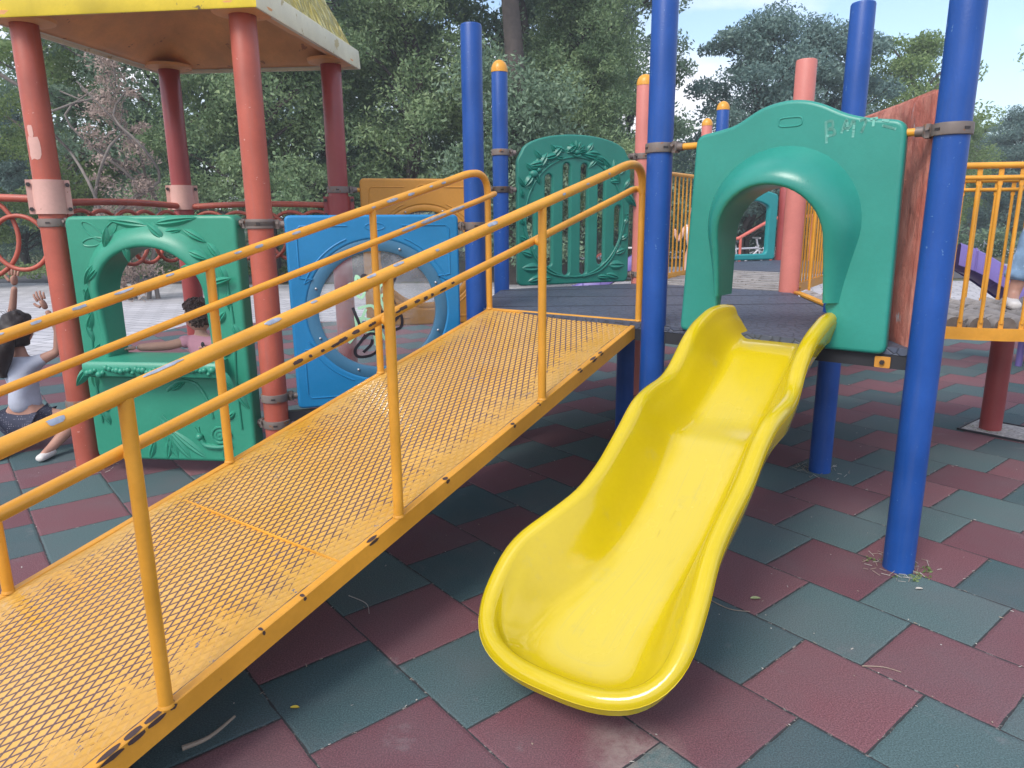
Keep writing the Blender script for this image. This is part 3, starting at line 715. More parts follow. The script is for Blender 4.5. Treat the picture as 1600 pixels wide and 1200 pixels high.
# ------------------------------------------------------------------ decks
CEN = ((P_B[0] + P_F[0]) / 2, (P_D[1] + P_RR[1]) / 2)
def deck(name, label, poly, seams):
    t = thing(name, (sum(p[0] for p in poly) / len(poly), sum(p[1] for p in poly) / len(poly), DECK - .055), label, 'deck', 'decks of the play set')
    n = len(poly); b = MB()
    b.add([(x, y, z) for z in (DECK - .030, DECK) for x, y in poly], [tuple(range(n - 1, -1, -1)), tuple(range(n, 2 * n))] + [(i, (i + 1) % n, n + (i + 1) % n, n + i) for i in range(n)])
    b.build('mat', M['deck'], t, smooth=False)
    f = MB()
    for i in range(n):
        a, c = Vector(poly[i]), Vector(poly[(i + 1) % n]); d = (c - a).normalized(); nn = Vector((d.y, -d.x))
        mid = (a + c) / 2 - nn * .018
        f.box((mid.x, mid.y, DECK - .060), ((c - a).length, .036, .058), (d.x, d.y), 0, .004)
    f.build('frame', M['dark_steel'], t)
    q = MB()
    for a, c in seams:
        a, c = Vector(a), Vector(c); d = (c - a).normalized(); mid = (a + c) / 2
        q.box((mid.x, mid.y, DECK + .0005), ((c - a).length, .006, .003), (d.x, d.y))
    if seams: q.build('seam', M['dark_steel'], t)
    return t
hexp = [P_C, P_RR, P_F, P_E, P_D, P_B]
cx = sum(p[0] for p in hexp) / 6, sum(p[1] for p in hexp) / 6
lp = lambda a, c, t: (a[0] + (c[0] - a[0]) * t, a[1] + (c[1] - a[1]) * t)
deck('deck', 'dark blue grey rubber deck behind the top of the ramp', hexp, [(lp(P_B, P_D, .02), lp(P_RR, P_F, .35)), (lp(P_B, P_D, .5), lp(P_RR, P_F, .8)), (lp(P_B, P_D, .9), lp(P_E, P_F, .5))])
dk2 = deck('deck', 'small triangular dark deck between the slide top and the red panel', [P_C, P_R, P_RR], [])
# ochre bracket under the arch panel
fr = Frame(P_C, P_R, .004)
b = MB(); me = panel_mesh(rounded([(1.03, .858), (1.03, .905), (1.09, .905), (1.09, .858)], .006), [], .006, .001, 1); b.mesh(me, fr.mat)
b.tube([fr(1.06, .882, 0), fr(1.06, .882, .014)], .010, 6, 1)
b.build('bracket', [M['yellow_panel'], M['bolt']], dk2)
far = [(2.12, 7.5), (3.06, 6.78), (4.1, 7.2), (4.25, 8.35), (3.40, 9.1), (2.27, 8.65)]
deck('deck', 'far dark deck beyond the plank bridge seen through the green arch', far, [])

# ------------------------------------------------------------------ slotted green panel
fr = Frame(P_D, P_E)
sp_ = thing('slotted_panel', (*fr(.6, 0).xy, DECK), 'dark teal arched panel with vertical slots and moulded flowers', 'panel')
x0, x1 = .125, 1.100; xc = (x0 + x1) / 2
top = [(x0 + .0, 1.93)] + [(xc - .455 * math.cos(PI * k / 20), 1.93 + .165 * math.sin(PI * k / 20) ** .85) for k in range(1, 20)] + [(x1, 1.93)]
ol = rounded([(x0, .965, .05)] + [(x0, 1.90, .05)] + [(x0 + .03, 1.945, .02)] + [(p[0], p[1], .0) for p in top[2:-2]] + [(x1 - .03, 1.945, .02), (x1, 1.90, .05), (x1, .965, .05)])
def slot(xc_, z0, z1, w=.060):
    r = w / 2; return [(xc_ + r * math.cos(a), z1 - r + r * math.sin(a)) for a in [PI * k / 8 for k in range(9)]] + [(xc_ - r * math.cos(a), z0 + r - r * math.sin(a)) for a in [PI * k / 8 for k in range(9)]]
sl = []
for k, (a, c) in {-2.5: (1.24, 1.57), -1.5: (1.11, 1.80), -.5: (1.035, 1.885), .5: (1.035, 1.885), 1.5: (1.11, 1.80), 2.5: (1.24, 1.57)}.items(): sl.append(slot(xc + k * .152, a, c))
me = panel_mesh(ol, sl, .05, .013, 3)
b = MB(); b.mesh(me, fr.mat)
Y0 = .0255
ring = [(xc + .425 * math.cos(t), 1.475 + .455 * math.sin(t)) for t in [2 * PI * k / 60 for k in range(60)]]
b.tube([fr(x, z, Y0) for x, z in ring], .008, 8, closed=True)
rn = random.Random(5)
def vine(ts, inner, outer):
    for t in ts:
        x = xc + .46 * math.cos(t) * (1 + .02 * rn.random()); z = 1.475 + .49 * math.sin(t)
        a = t + PI / 2 * rn.choice((1, -1)) * .9 + rn.uniform(-.4, .4)
        leaf(b, fr, x, z, a, rn.uniform(.12, .17), rn.uniform(.055, .08), .026, Y0)
        leaf(b, fr, x + rn.uniform(-.03, .03), z + .01, a + rn.choice((1.0, -1.0, 2.2)), rn.uniform(.08, .12), .05, .020, Y0)
vine([PI / 2 + d for d in (-1.15, -1.0, -.86, -.72, -.58, -.44, -.3, -.18, .18, .3, .44, .58, .72, .86)], 0, 0)
for k in range(7):
    leaf(b, fr, xc, 1.965, PI * (.05 + .9 * k / 6), .095, .045, .026, Y0)
b.ball(fr(xc, 1.965, Y0), .030, 12, 8, sc=(1, .6, .7))
b.tube([fr(xc - .03 + .06 * k / 6, 1.945 - .012 * math.sin(PI * k / 6), Y0 + .018) for k in range(7)], .006, 8)
for sx_ in (-1, 1):
    pts = [(xc + sx_ * .07, 1.02), (xc + sx_ * .22, 1.06), (xc + sx_ * .33, 1.16), (xc + sx_ * .40, 1.30), (xc + sx_ * .44, 1.42)]
    cord(b, fr, pts, .008, Y0)
    for (dx, z, a, ln, w) in [(.30, 1.10, .0, .16, .085), (.36, 1.19, .35, .11, .06), (.41, 1.30, .6, .08, .05), (.28, 1.03, -.25, .13, .06), (.20, 1.015, -.1, .12, .05), (.43, 1.42, 1.0, .07, .04), (.44, 1.62, 1.3, .08, .035), (.43, 1.70, 1.0, .10, .04)]:
        leaf(b, fr, xc + sx_ * dx, z, a if sx_ > 0 else PI - a, ln, w, .020, Y0)
    for k in range(3): cord(b, fr, [(xc + sx_ * .45, 1.45 + k * .025), (xc + sx_ * .465, 1.455 + k * .025), (xc + sx_ * .475, 1.45 + k * .025)], .005, Y0)
# little bee, upper left
bx, bz = x0 + .13, 1.80
b.ball(fr(bx, bz, Y0), .038, 12, 8, sc=(1, .7, .8)); b.ball(fr(bx + .045, bz + .03, Y0), .02, 10, 6)
leaf(b, fr, bx, bz + .02, 2.4, .09, .05, .018, Y0); leaf(b, fr, bx + .02, bz + .03, 1.3, .10, .05, .018, Y0); cord(b, fr, [(bx + .06, bz + .03), (bx + .09, bz + .06), (bx + .13, bz + .05)], .005, Y0)
spiral(b, fr, bx + .12, bz + .09, .032, 1.6, Y0, .006)
for k in range(4): leaf(b, fr, bx - .02, bz - .06, 3.6 + k * .45, .07, .03, .012, Y0)
b.build('board', M['green3'], sp_)
clamp(P_D, .058, 1.95, vec(P_D, P_E), sp_, .0); clamp(P_D, .058, 1.685, vec(P_D, P_E), sp_, .0)
clamp(P_E, .064, 1.95, vec(P_E, P_D), sp_, .0); clamp(P_E, .064, 1.02, vec(P_E, P_D), sp_, .0)

# ------------------------------------------------------------------ blue and ochre window panels
def window_panel(A, B, x0, x1, z0, z1, ccx, ccz, ro, ri, mat, ringmat, name, label, graffiti=False):
    fr = Frame(A, B); t = thing(name, (*fr((x0 + x1) / 2, 0).xy, z0), label, 'panel')
    hole = [(ccx + ro * math.cos(a), ccz + ro * math.sin(a)) for a in [2 * PI * k / 64 for k in range(64)]]
    me = panel_mesh(rounded([(x0, z0), (x0, z1), (x1, z1), (x1, z0)], .035), [hole], .052, .014, 3)
    b = MB(); b.mesh(me, fr.mat); Y0 = .0255
    # moulded lines in the four corners
    for sx_ in (-1, 1):
        for sz_ in (-1, 1):
            hx = (x1 - x0) / 2 - .06; hz = (z1 - z0) / 2 - .06; ox, oz = (x0 + x1) / 2, (z0 + z1) / 2
            R1 = ro + .035
            def cpt(a): return (ccx + R1 * math.cos(a), ccz + R1 * math.sin(a))
            arc = [cpt(a) for a in [R_(22) + (R_(68) - R_(22)) * k / 10 for k in range(11)]]
            pts = [(ox + sx_ * (hx - .0), oz + sz_ * (hz * .42)), (ox + sx_ * hx, oz + sz_ * (hz - .02)), (ox + sx_ * (hx - .02), oz + sz_ * hz), (ox + sx_ * hx * .36, oz + sz_ * hz)]
            b.tube([fr(x, z, Y0) for x, z in pts], .005, 8)
            b.tube([fr(ccx + sx_ * (x - ccx), ccz + sz_ * (z - ccz), Y0) for x, z in arc], .005, 8)
            b.tube([fr(*pts[0], Y0), fr(ox + sx_ * (hx - .07), oz + sz_ * hz * .40, Y0), fr(ccx + sx_ * (arc[0][0] - ccx), ccz + sz_ * (arc[0][1] - ccz), Y0)], .005, 8)
    b.tube([fr(ccx + .055 * math.cos(a), z1 - .065 + .020 * math.sin(a), Y0) for a in [2 * PI * k / 20 for k in range(20)]], .004, 8, closed=True)
    b.build('board', mat, t)
    rg = MB(); n = 64; rows = []
    for rad, y in ((ro + .004, .014), (ro + .004, .020), (ro - .003, .024), (ri + .006, .024), (ri, .020), (ri, -.010)):
        rows.append([fr(ccx + rad * math.cos(2 * PI * k / n), ccz + rad * math.sin(2 * PI * k / n), y) for k in range(n + 1)])
    rg.grid(rows); rg.build('ring', ringmat, t)
    for k in range(8):
        bo = MB(); a = 2 * PI * (k + .5) / 8 + .02; rr = (ro + ri) / 2; bo.ball(fr(ccx + rr * math.cos(a), ccz + rr * math.sin(a), .026), .008, 10, 6); bo.build('bolt', M['chrome'], t)
    w = MB(); rows = []
    for i in range(13):
        q = i / 12; rows.append([fr(ccx + ri * 1.01 * q * math.cos(2 * PI * k / 40), ccz + ri * 1.01 * q * math.sin(2 * PI * k / 40), .004 + .07 * (1 - q * q)) for k in range(41)])
    w.grid(rows); w.build('window', M['acrylic'], t)
    def dome(x, z): return .004 + .07 * max(0, 1 - ((x - ccx) ** 2 + (z - ccz) ** 2) / (ri * ri)) + .002
    if graffiti:
        class DF:
            def __call__(s, x, z, y=0): return fr(x, z, dome(x, z) + y)
        d = DF(); g = MB()
        def disc(x, z, r1, r2, m): g.add([d(x, z, .001)] + [d(x + r1 * math.cos(2 * PI * k / 18), z + r2 * math.sin(2 * PI * k / 18), .001) for k in range(18)], [(0, 1 + k, 1 + (k + 1) % 18) for k in range(18)], m)
        C_ = (ccx, ccz)
        # pale green scrawls
        for st in ([(-.16, .16), (-.13, .10), (-.12, .20), (-.08, .14), (-.10, .08), (-.16, .13)], [(-.02, .12), (.04, .16), (.03, .10), (-.02, .06), (.05, .03), (.06, -.02)], [(-.12, .02), (-.04, .03), (-.02, -.05), (-.12, -.04), (-.13, -.12), (-.05, -.12), (-.02, -.2)],
                   [(-.18, -.18), (-.10, -.10), (.02, -.08), (.04, -.2)], [(-.05, -.05), (-.03, -.2)], [(.02, .18), (.0, .1), (.03, 0)], [(-.14, .0), (-.13, -.08), (-.08, .01)], [(.0, -.12), (.03, -.17), (.05, -.10)]):
            scrib(g, d, [[(ccx + x, ccz + z) for x, z in st]], .016, .001, 1)
        disc(ccx - .075, ccz + .185, .024, .030, 0); disc(ccx + .085, ccz + .185, .022, .022, 0)
        for st in ([(-.075, .16), (-.07, .12)], [(.085, .17), (.075, .10), (.085, .04)], [(-.15, .02), (-.13, -.04), (-.10, -.10), (-.02, -.10), (.07, -.07), (.12, -.03), (.12, -.10), (.05, -.12)], [(-.02, .02), (.02, -.02), (.02, -.1)],
                   [(-.10, -.16), (-.06, -.13), (-.01, -.15), (.0, -.20), (-.05, -.26), (-.13, -.27), (-.15, -.23), (-.11, -.17), (-.09, -.14)], [(-.10, -.24), (-.06, -.20), (-.05, -.17)]):
            scrib(g, d, [[(ccx + x, ccz + z) for x, z in st]], .017, .002, 0)
        g.build('marker_scribble', [M['graf_black'], M['graf_green']], t)
    return t, fr
ringblue = paint('greyed_blue_ring', (0.045, 0.16, 0.28), 0.35, 0.1)
bp, fr = window_panel(P_2, P_B, .125, 1.105, .400, 1.500, .617, .958, .405, .340, M['blue_panel'], ringblue, 'window_panel', 'bright blue square panel with round scribbled window behind the ramp rail', True)
clamp(P_2, .0685, 1.452, vec(P_2, P_B), bp, .0); clamp(P_2, .0685, .478, vec(P_2, P_B), bp, .01); clamp(P_B, .0608, 1.432, vec(P_B, P_2), bp, .02, 'orange_post')
b = MB(); q_ = (fr(.02, 0) + fr(1.18, 0)) / 2; b.box((q_.x, q_.y, .358), (1.13, .045, .06), (fr.d.x, fr.d.y), 0, .004)
tag(b.build('floor_beam', M['dark_steel'], base=(q_.x, q_.y, .328)), 'black steel beam running under the blue window panel', 'beam')
yp, fr = window_panel(P_3, P_D, .150, 1.060, .700, 1.760, .605, 1.200, .375, .335, M['yellow_panel'], M['yellow_panel'], 'window_panel', 'ochre yellow square panel with round opening, behind the blue panel')
clamp(P_3, .0685, 1.68, vec(P_3, P_D), yp, .02); clamp(P_D, .058, 1.685, vec(P_D, P_3), yp, .02)

# ------------------------------------------------------------------ carved green play panel with arch and shelf
fr = Frame(P_1, P_2)
kp = thing('carved_panel', (*fr(.6, 0).xy, .085), 'green carved play panel with arched opening and shelf under the yellow roof', 'panel')
x0, x1, z0, z1 = .105, 1.105, .090, 1.505
kxl, kxr, kzs, kzt, kzb = .275, .895, 1.07, 1.335, .700
hole = [(kxl, kzb), (kxl, kzs)] + [((kxl + kxr) / 2 - (kxr - kxl) / 2 * math.cos(PI * k / 24), kzs + (kzt - kzs) * math.sin(PI * k / 24)) for k in range(1, 24)] + [(kxr, kzs), (kxr, kzb)]
me = panel_mesh(rounded([(x0, z0), (x0, z1), (x1, z1), (x1, z0)], .05), [[(x + (.012 if x > .585 else -.012), z) for x, z in hole]], .115, .020, 4)
b = MB(); b.mesh(me, fr.mat); Y0 = .0575
kpath = [(kxl, kzb + (kzs - kzb) * k / 8) for k in range(8)] + [((kxl + kxr) / 2 - (kxr - kxl) / 2 * math.cos(PI * k / 28), kzs + (kzt - kzs) * math.sin(PI * k / 28)) for k in range(0, 29)] + [(kxr, kzs - (kzs - kzb) * k / 8) for k in range(1, 9)]
def kb(p, lo, hi): return lo + (hi - lo) * max(0, min(1, (p[1] - .85) / .42))
hood(b, fr, kpath, -.11, Y0, .1, [kb(p, .012, .060) for p in kpath], [kb(p, .02, .105) for p in kpath], .018)
# bark cracks and leaves on the arch
for k, t in enumerate([.25, .55, .9, 1.25, 1.9, 2.3, 2.65, 2.95]):
    cxk, czk = (kxl + kxr) / 2, kzs
    def on(tt, rr): return (cxk - ((kxr - kxl) / 2 + rr) * math.cos(tt), czk + ((kzt - kzs) + rr) * math.sin(tt))
    a_, m_, c_ = on(t - .06, .02), on(t + .05, .06), on(t + .02, .11)
    leaf(b, fr, *on(t, .06), t + PI * .15 + (PI if k % 2 else 0), .13, .05, .022, Y0 + .035)
for (x, z, a, ln, w) in [(.60, 1.45, 3.0, .24, .06), (.64, 1.46, .12, .26, .06), (.62, 1.40, 2.9, .14, .05), (.66, 1.40, .2, .14, .05), (.63, 1.47, -1.57, .12, .09), (.80, 1.43, -.5, .16, .05), (.93, 1.36, -.9, .14, .05), (.99, 1.24, -1.2, .13, .05), (.44, 1.40, 3.6, .12, .05),
                         (.20, 1.12, 1.4, .12, .05), (.17, 1.02, 1.2, .12, .045), (1.02, 1.10, -1.5, .13, .05), (1.00, .98, -2.2, .10, .05), (1.03, .92, -1.1, .12, .045), (1.01, .80, -2.0, .10, .05), (1.02, .52, -1.0, .13, .05), (1.0, .40, -2.4, .09, .04),
                         (.16, .86, 1.2, .13, .05), (.19, .80, 1.9, .12, .04), (.15, .70, .9, .12, .04), (.20, .66, 2.0, .11, .04), (.16, .52, 1.57, .14, .06), (.18, .36, 1.3, .16, .09), (.22, .30, 1.9, .14, .05)]:
    leaf(b, fr, x, z, a, ln, w, .022, Y0)
cord(b, fr, [(.17, .32), (.165, .6), (.18, .9), (.165, 1.1)], .008, Y0); cord(b, fr, [(1.03, .3), (1.025, .6), (1.04, .9), (1.02, 1.2)], .008, Y0)
# dragonfly, upper left
dx, dz = .330, 1.375
b.ball(fr(dx, dz, Y0), .014, 10, 6); b.ball(fr(dx + .012, dz + .04, Y0), .013, 10, 6); b.ball(fr(dx + .02, dz + .058, Y0), .007, 8, 5)
for a, ln, w in ((2.45, .15, .055), (3.3, .13, .045), (.85, .13, .05), (.0, .11, .045)):
    ca, sa = math.cos(a), math.sin(a)
    lp_ = [(dx + (ln / 2 + ln / 2 * math.cos(t)) * ca - w / 2 * math.sin(t) * sa, dz + (ln / 2 + ln / 2 * math.cos(t)) * sa + w / 2 * math.sin(t) * ca) for t in [2 * PI * k / 20 for k in range(20)]]
    b.tube([fr(x, z, Y0) for x, z in lp_], .005, 7, closed=True)
leaf(b, fr, dx, dz - .01, 4.35, .20, .05, .02, Y0)
# hill line, grass blades and a snail on the lower part
cord(b, fr, [(.55, .37), (.60, .33), (.66, .36), (.70, .33)], .006, Y0)
for (x, z, a, ln, w) in [(.62, .10, 1.9, .28, .07), (.70, .10, 2.2, .24, .06), (.55, .10, 1.3, .20, .06), (.80, .11, 2.45, .30, .06), (.36, .10, 1.45, .16, .05), (.30, .10, 1.8, .14, .05), (.44, .10, 1.2, .14, .05), (.90, .12, 1.2, .15, .05)]:
    leaf(b, fr, x, z, a, ln, w, .016, Y0)
spiral(b, fr, .90, .255, .060, 2.6, Y0 + .012, .009); b.ball(fr(.90, .255, Y0 - .01), .062, 16, 10, sc=(1, .45, 1))
cord(b, fr, [(.96, .20), (.88, .185), (.80, .195), (.775, .235)], .016, Y0); b.ball(fr(.77, .245, Y0 + .008), .022, 10, 8)
for q in ((-.028, .05), (-.004, .055)): cord(b, fr, [(.77, .25), (.77 + q[0] * .6, .25 + q[1] * .6), (.77 + q[0], .25 + q[1])], .005, Y0)
# mushroom shape lower middle: broad curved ridge
cord(b, fr, [(.60, .52), (.68, .575), (.78, .56), (.84, .46), (.86, .36)], .010, Y0 - .003); leaf(b, fr, .62, .52, .5, .12, .04, .02, Y0)
b.build('board', M['green2'], kp)
# shelf with a row of moulded buds under its front edge
s_ = MB(); sx0, sx1 = .185, .985
P = []
for i in range(13):
    x = sx0 + (sx1 - sx0) * i / 12
    row = [fr(x, z, y) for y, z in ((-.10, .712), (.10, .712), (.165, .706), (.180, .690), (.182, .655), (.172, .625), (.10, .600), (.05, .592))]
    P.append(row)
s_.grid(P)
for r_ in (P[0][::-1], P[-1]): s_.add(r_, [tuple(range(len(r_)))])
rn = random.Random(3)
for k in range(34):
    x = sx0 + .03 + (sx1 - sx0 - .06) * (k / 33); s_.ball(fr(x, .655 + rn.uniform(-.02, .02), .180), rn.uniform(.012, .021), 10, 6)
leaf(s_, fr, sx0 + .02, .67, 4.0, .15, .06, .03, .15); leaf(s_, fr, sx1 - .02, .67, -.9, .15, .06, .03, .15)
s_.build('shelf', M['green2'], kp)
for p, r, z, o in ((P_1, .0685, 1.470, P_2), (P_2, .0685, 1.458, P_1), (P_2, .0685, .322, P_1), (P_1, .0685, .42, P_2)): clamp(p, r, z, vec(p, o), kp, .0)

# pale bolted plates on the roof posts, where the pipes join
def plate(p, z, h, mat, label, dirs, roll_):
    a0 = math.atan2(-p[1], -p[0])
    t = thing('pipe_bracket', (p[0], p[1], z), label, 'bracket', 'bolted brackets on the roof posts')
    b = MB(); r = .0685; P = []
    d = Vector((math.cos(a0), math.sin(a0))); s_ = Vector((-d.y, d.x))
    prof = [(-.105, .010), (-.105, .018), (-.078, .02)] + [((r + .012) * math.sin(a), (r + .012) * math.cos(a)) for a in [R_(-72) + R_(144) * k / 12 for k in range(13)]] + [(.078, .02), (.105, .018), (.105, .010)]
    rows = [[(p[0] + s_.x * u + d.x * w, p[1] + s_.y * u + d.y * w, zz) for u, w in prof] for zz in (z - h / 2, z + h / 2)]
    b.grid(rows); b.add(rows[1], [tuple(range(len(prof)))]); b.add(rows[0], [tuple(range(len(prof) - 1, -1, -1))])
    back = [(p[0] - (q[0] - p[0]) if False else q[0], q[1], q[2]) for q in rows[0]]
    rows2 = [[(p[0] + s_.x * u - d.x * w * .98, p[1] + s_.y * u - d.y * w * .98, zz) for u, w in prof[::-1]] for zz in (z - h / 2, z + h / 2)]
    b.grid(rows2); b.build('plate', mat, t)
    for su in (-.092, .092):
        for sz_ in (-1, 1): q = MB(); q.tube([(p[0] + s_.x * su + d.x * .016, p[1] + s_.y * su + d.y * .016, z + sz_ * (h / 2 - .026)), (p[0] + s_.x * su + d.x * .03, p[1] + s_.y * su + d.y * .03, z + sz_ * (h / 2 - .026))], .012, 6); q.build('bolt', M['bolt'], t)
plate(P_1, 1.610, .185, M['pale_plate'], 'pale pink bolted bracket round the left roof post beside the ring climber', [], 0)
plate(P_4, 1.640, .17, M['pale_plate'], 'pale pink bolted bracket on the dark red post behind the carved panel', [], 0)
plate(P_3, 1.560, .15, M['red_post'], 'dark red bolted bracket on the post left of the ochre panel', [], 0)

# ------------------------------------------------------------------ ring climbers between the roof posts
def ring_climber(A, B, z, label, rings, rr, ext=None):
    t = thing('ring_climber', (*(((A[0] + B[0]) / 2, (A[1] + B[1]) / 2)), z - .4), label, 'climber', 'ring climbers')
    fr = Frame(A, B); b = MB(); L_ = fr.L
    b.tube([fr(.06 + (L_ - .12) * k / 12, z + .015 * math.sin(PI * k / 12)) for k in range(13)], .021, 14); b.build('top_pipe', M['orange_post'], t)
    for i, (x, zz, r) in enumerate(rings):
        q = MB(); q.tube([fr(x + r * math.cos(2 * PI * k / 36), zz + r * math.sin(2 * PI * k / 36), .012 * (-1) ** i) for k in range(36)], .0125, 10, closed=True); q.build('ring', M['orange_post'], t)
    return t
ring_climber(P_4, P_3, 1.575, 'row of orange rings under a pipe between the two back roof posts', [(.2 + .2 * i, 1.575 - .21, .17) for i in range(5)], .17)
ring_climber(P_1, P_4, 1.580, 'orange ring climber between left front and left back roof posts', [(.2 + .2 * i, 1.58 - .21, .17) for i in range(5)], .17)
lc = ring_climber((-3.75, 4.05), P_1, 1.60, 'orange ring climber at the left edge of the picture', [(.98, 1.36, .150), (.72, 1.40, .24), (.42, 1.36, .15)], .2)
post((-3.77, 4.05), .0685, M['orange_post'], 'orange red post beyond the left edge of the picture holding the ring climber', group='posts carrying the yellow roof', h=1.9)

# ------------------------------------------------------------------ roof
rf = thing('roof', (-1.9, 4.65, 2.5), 'yellow moulded thatch roof with brown underside on four red posts', 'roof')
cn = [(-2.74, 4.00), (-1.245, 3.835), (-1.045, 5.345), (-2.50, 5.47)]
cen = Vector((sum(c[0] for c in cn) / 4, sum(c[1] for c in cn) / 4))
def inset(k): return [tuple(cen + (Vector(c) - cen) * k) for c in cn]
def ringrow(k, z, n=10):
    c = inset(k); out = []
    for i in range(4):
        a, d = Vector(c[i]), Vector(c[(i + 1) % 4])
        for j in range(n): q = a + (d - a) * j / n; out.append((q.x, q.y, z))
    out.append(out[0]); return out
b = MB(); b.grid([ringrow(.93, 2.515), ringrow(.975, 2.515), ringrow(.985, 2.498), ringrow(1.0, 2.498), ringrow(1.004, 2.505), ringrow(.996, 2.615), ringrow(.985, 2.622), ringrow(.95, 2.624)])
for i, f in enumerate(b.f):      # front fascia is dirty yellow, the other sides pale
    pass
seg_n = 10; ncol = 4 * seg_n + 1
for idx, f in enumerate(b.f):
    col = idx % (ncol - 1); b.m[idx] = 0 if col // seg_n in (0,) else 1
b.build('fascia', [M['fascia_yellow'], M['fascia_white']], rf)
b = MB(); rows = []
for k, z in [(.97, 2.612), (.93, 2.66), (.86, 2.77), (.76, 2.93), (.62, 3.14), (.46, 3.38), (.28, 3.62), (.10, 3.82), (.01, 3.88)]:
    r_ = ringrow(k, z); rr = []
    for j, p in enumerate(r_):
        v = Vector(p); h = .03 * mnoise.noise(Vector((p[0] * 9, p[1] * 9, p[2] * 3))) if 0 < k < .95 else 0
        rr.append((v.x + (v.x - cen.x) * h, v.y + (v.y - cen.y) * h, v.z + h * .5))
    rr[-1] = rr[0]; rows.append(rr)
b.grid(rows); b.build('thatch', M['thatch'], rf, angle=60)
b = MB(); rows = []
for k, z in [(.94, 2.517), (.84, 2.535), (.70, 2.60), (.45, 2.72), (.2, 2.80), (.005, 2.83)]:
    rr = []
    for p in ringrow(k, z): rr.append((p[0], p[1], p[2] + (.012 * mnoise.noise(Vector((p[0] * 6, p[1] * 6, 2))) if k < .9 else 0)))
    rows.append(rr)
b.grid([r_[::-1] for r_ in rows]); b.build('underside', M['under'], rf, angle=60)
b = MB()
for p in (P_1, P_2, P_3, P_4): b.lathe((p[0], p[1], 2.500), [(.070, 0), (.115, .003), (.15, .012), (.155, .03)], 28)
b.build('post_sockets', M['under'], rf)

# ------------------------------------------------------------------ ramp
RO = Vector((.663, 3.695, .945)); RAZ, RSL, RW = 4.085, .249, .981
rd = Vector((math.cos(RAZ) * math.cos(RSL), math.sin(RAZ) * math.cos(RSL), -math.sin(RSL))); rn_ = Vector((math.sin(RAZ), -math.cos(RAZ), 0)); rN = rn_.cross(rd).normalized()
if rN.z < 0: rN = -rN
RL = .945 / math.sin(RSL) - .02
def rp_(s, n, h=0.0): return RO + rd * s + rn_ * n + rN * h
def rv_(s, n, z): return RO + rd * s + rn_ * n + Vector((0, 0, z))
rt = thing('ramp', rp_(RL / 2, RW / 2).xy.to_3d(), 'long yellow metal ramp with worn diamond plate and pipe handrails', 'ramp')
b = MB(); ns, nn_ = 60, 14; P = []; UVs = []
for i in range(ns + 1):
    s = RL * i / ns; row = []; ur = []
    for j in range(nn_ + 1):
        n = .012 + (RW - .024) * j / nn_
        sag = .006 * math.sin(PI * j / nn_) * (1 + .4 * mnoise.noise(Vector((s * 2.2, n * 3, 0))))
        row.append(rp_(s, n, -.001 - sag + .004 * mnoise.noise(Vector((s * 4, n * 5, 4))))); ur.append((s, n))
    P.append(row); UVs.append(ur)
b.grid([r_[::-1] for r_ in P], 0, [r_[::-1] for r_ in UVs]); b.build('plate', M['plate'], rt, angle=80)
def rbar(b, s0, s1, n0, n1, h0, h1, m=0, k=24):
    rows = []
    for i in range(k + 1):
        s = s0 + (s1 - s0) * i / k; e = .003
        rows.append([rp_(s, n0, h0), rp_(s, n0, h1 - e), rp_(s, n0 + e, h1), rp_(s, n1 - e, h1), rp_(s, n1, h1 - e), rp_(s, n1, h0), rp_(s, n0, h0)])
    b.grid(rows, m)
    for r_ in (rows[0][:-1], rows[-1][:-1][::-1]): b.add(r_, [tuple(range(len(r_)))], m)
for (n0, n1, lab) in ((-.014, .014, None), (RW - .014, RW + .014, None)):
    b = MB(); rbar(b, -.005, RL, n0, n1, -.062, .004)
    # chipped spots along the top edge
    rg = random.Random(int(n0 * 1000) + 5)
    if n0 < 0:
        for s, ln in ((2.70, .020), (2.745, .055), (2.80, .05), (2.86, .06), (2.95, .075), (3.10, .03), (1.60, .022), (1.98, .045), (2.42, .010), (.43, .03), (.50, .05), (.63, .03), (.98, .012), (1.17, .018), (2.27, .012), (3.3, .05)):
            wj = rg.uniform(.55, 1.0); V = []
            for k in range(12):
                t = 2 * PI * k / 12; q = 1 - .25 * rg.random()
                V.append((s + ln * .55 * q * math.cos(t), -.0155 + 0 * t, .0035 - .011 * wj * (1 + q * math.sin(t)) * .9))
            b.add([rp_(s_, -.0155, min(h, .003)) for s_, n_, h in V], [tuple(range(12))], 1)
            b.add([rp_(s_, -.0145 + .012 * (1 + math.sin(2 * PI * k / 12)) * wj, .0052) for k, (s_, n_, h) in enumerate(V)], [tuple(range(12))], 1)
    b.build('side_channel', [M['rail_yellow'], M['chip_rust']], rt)
b = MB()
for s in (.0, RL): rbar(b, s - .014, s + .014, .014, RW - .014, -.05, .002, 0, 2)
rbar(b, 2.1015, 2.1085, .014, RW - .014, -.02, .0002, 0, 2)
for s in (.7, 1.4, 2.8, 3.4): rbar(b, s - .02, s + .02, .014, RW - .014, -.06, -.018, 0, 2)
b.build('cross_members', M['rail_yellow'], rt)
HR = .815
SP = [.0, .94, 1.845, 2.71, 3.60]
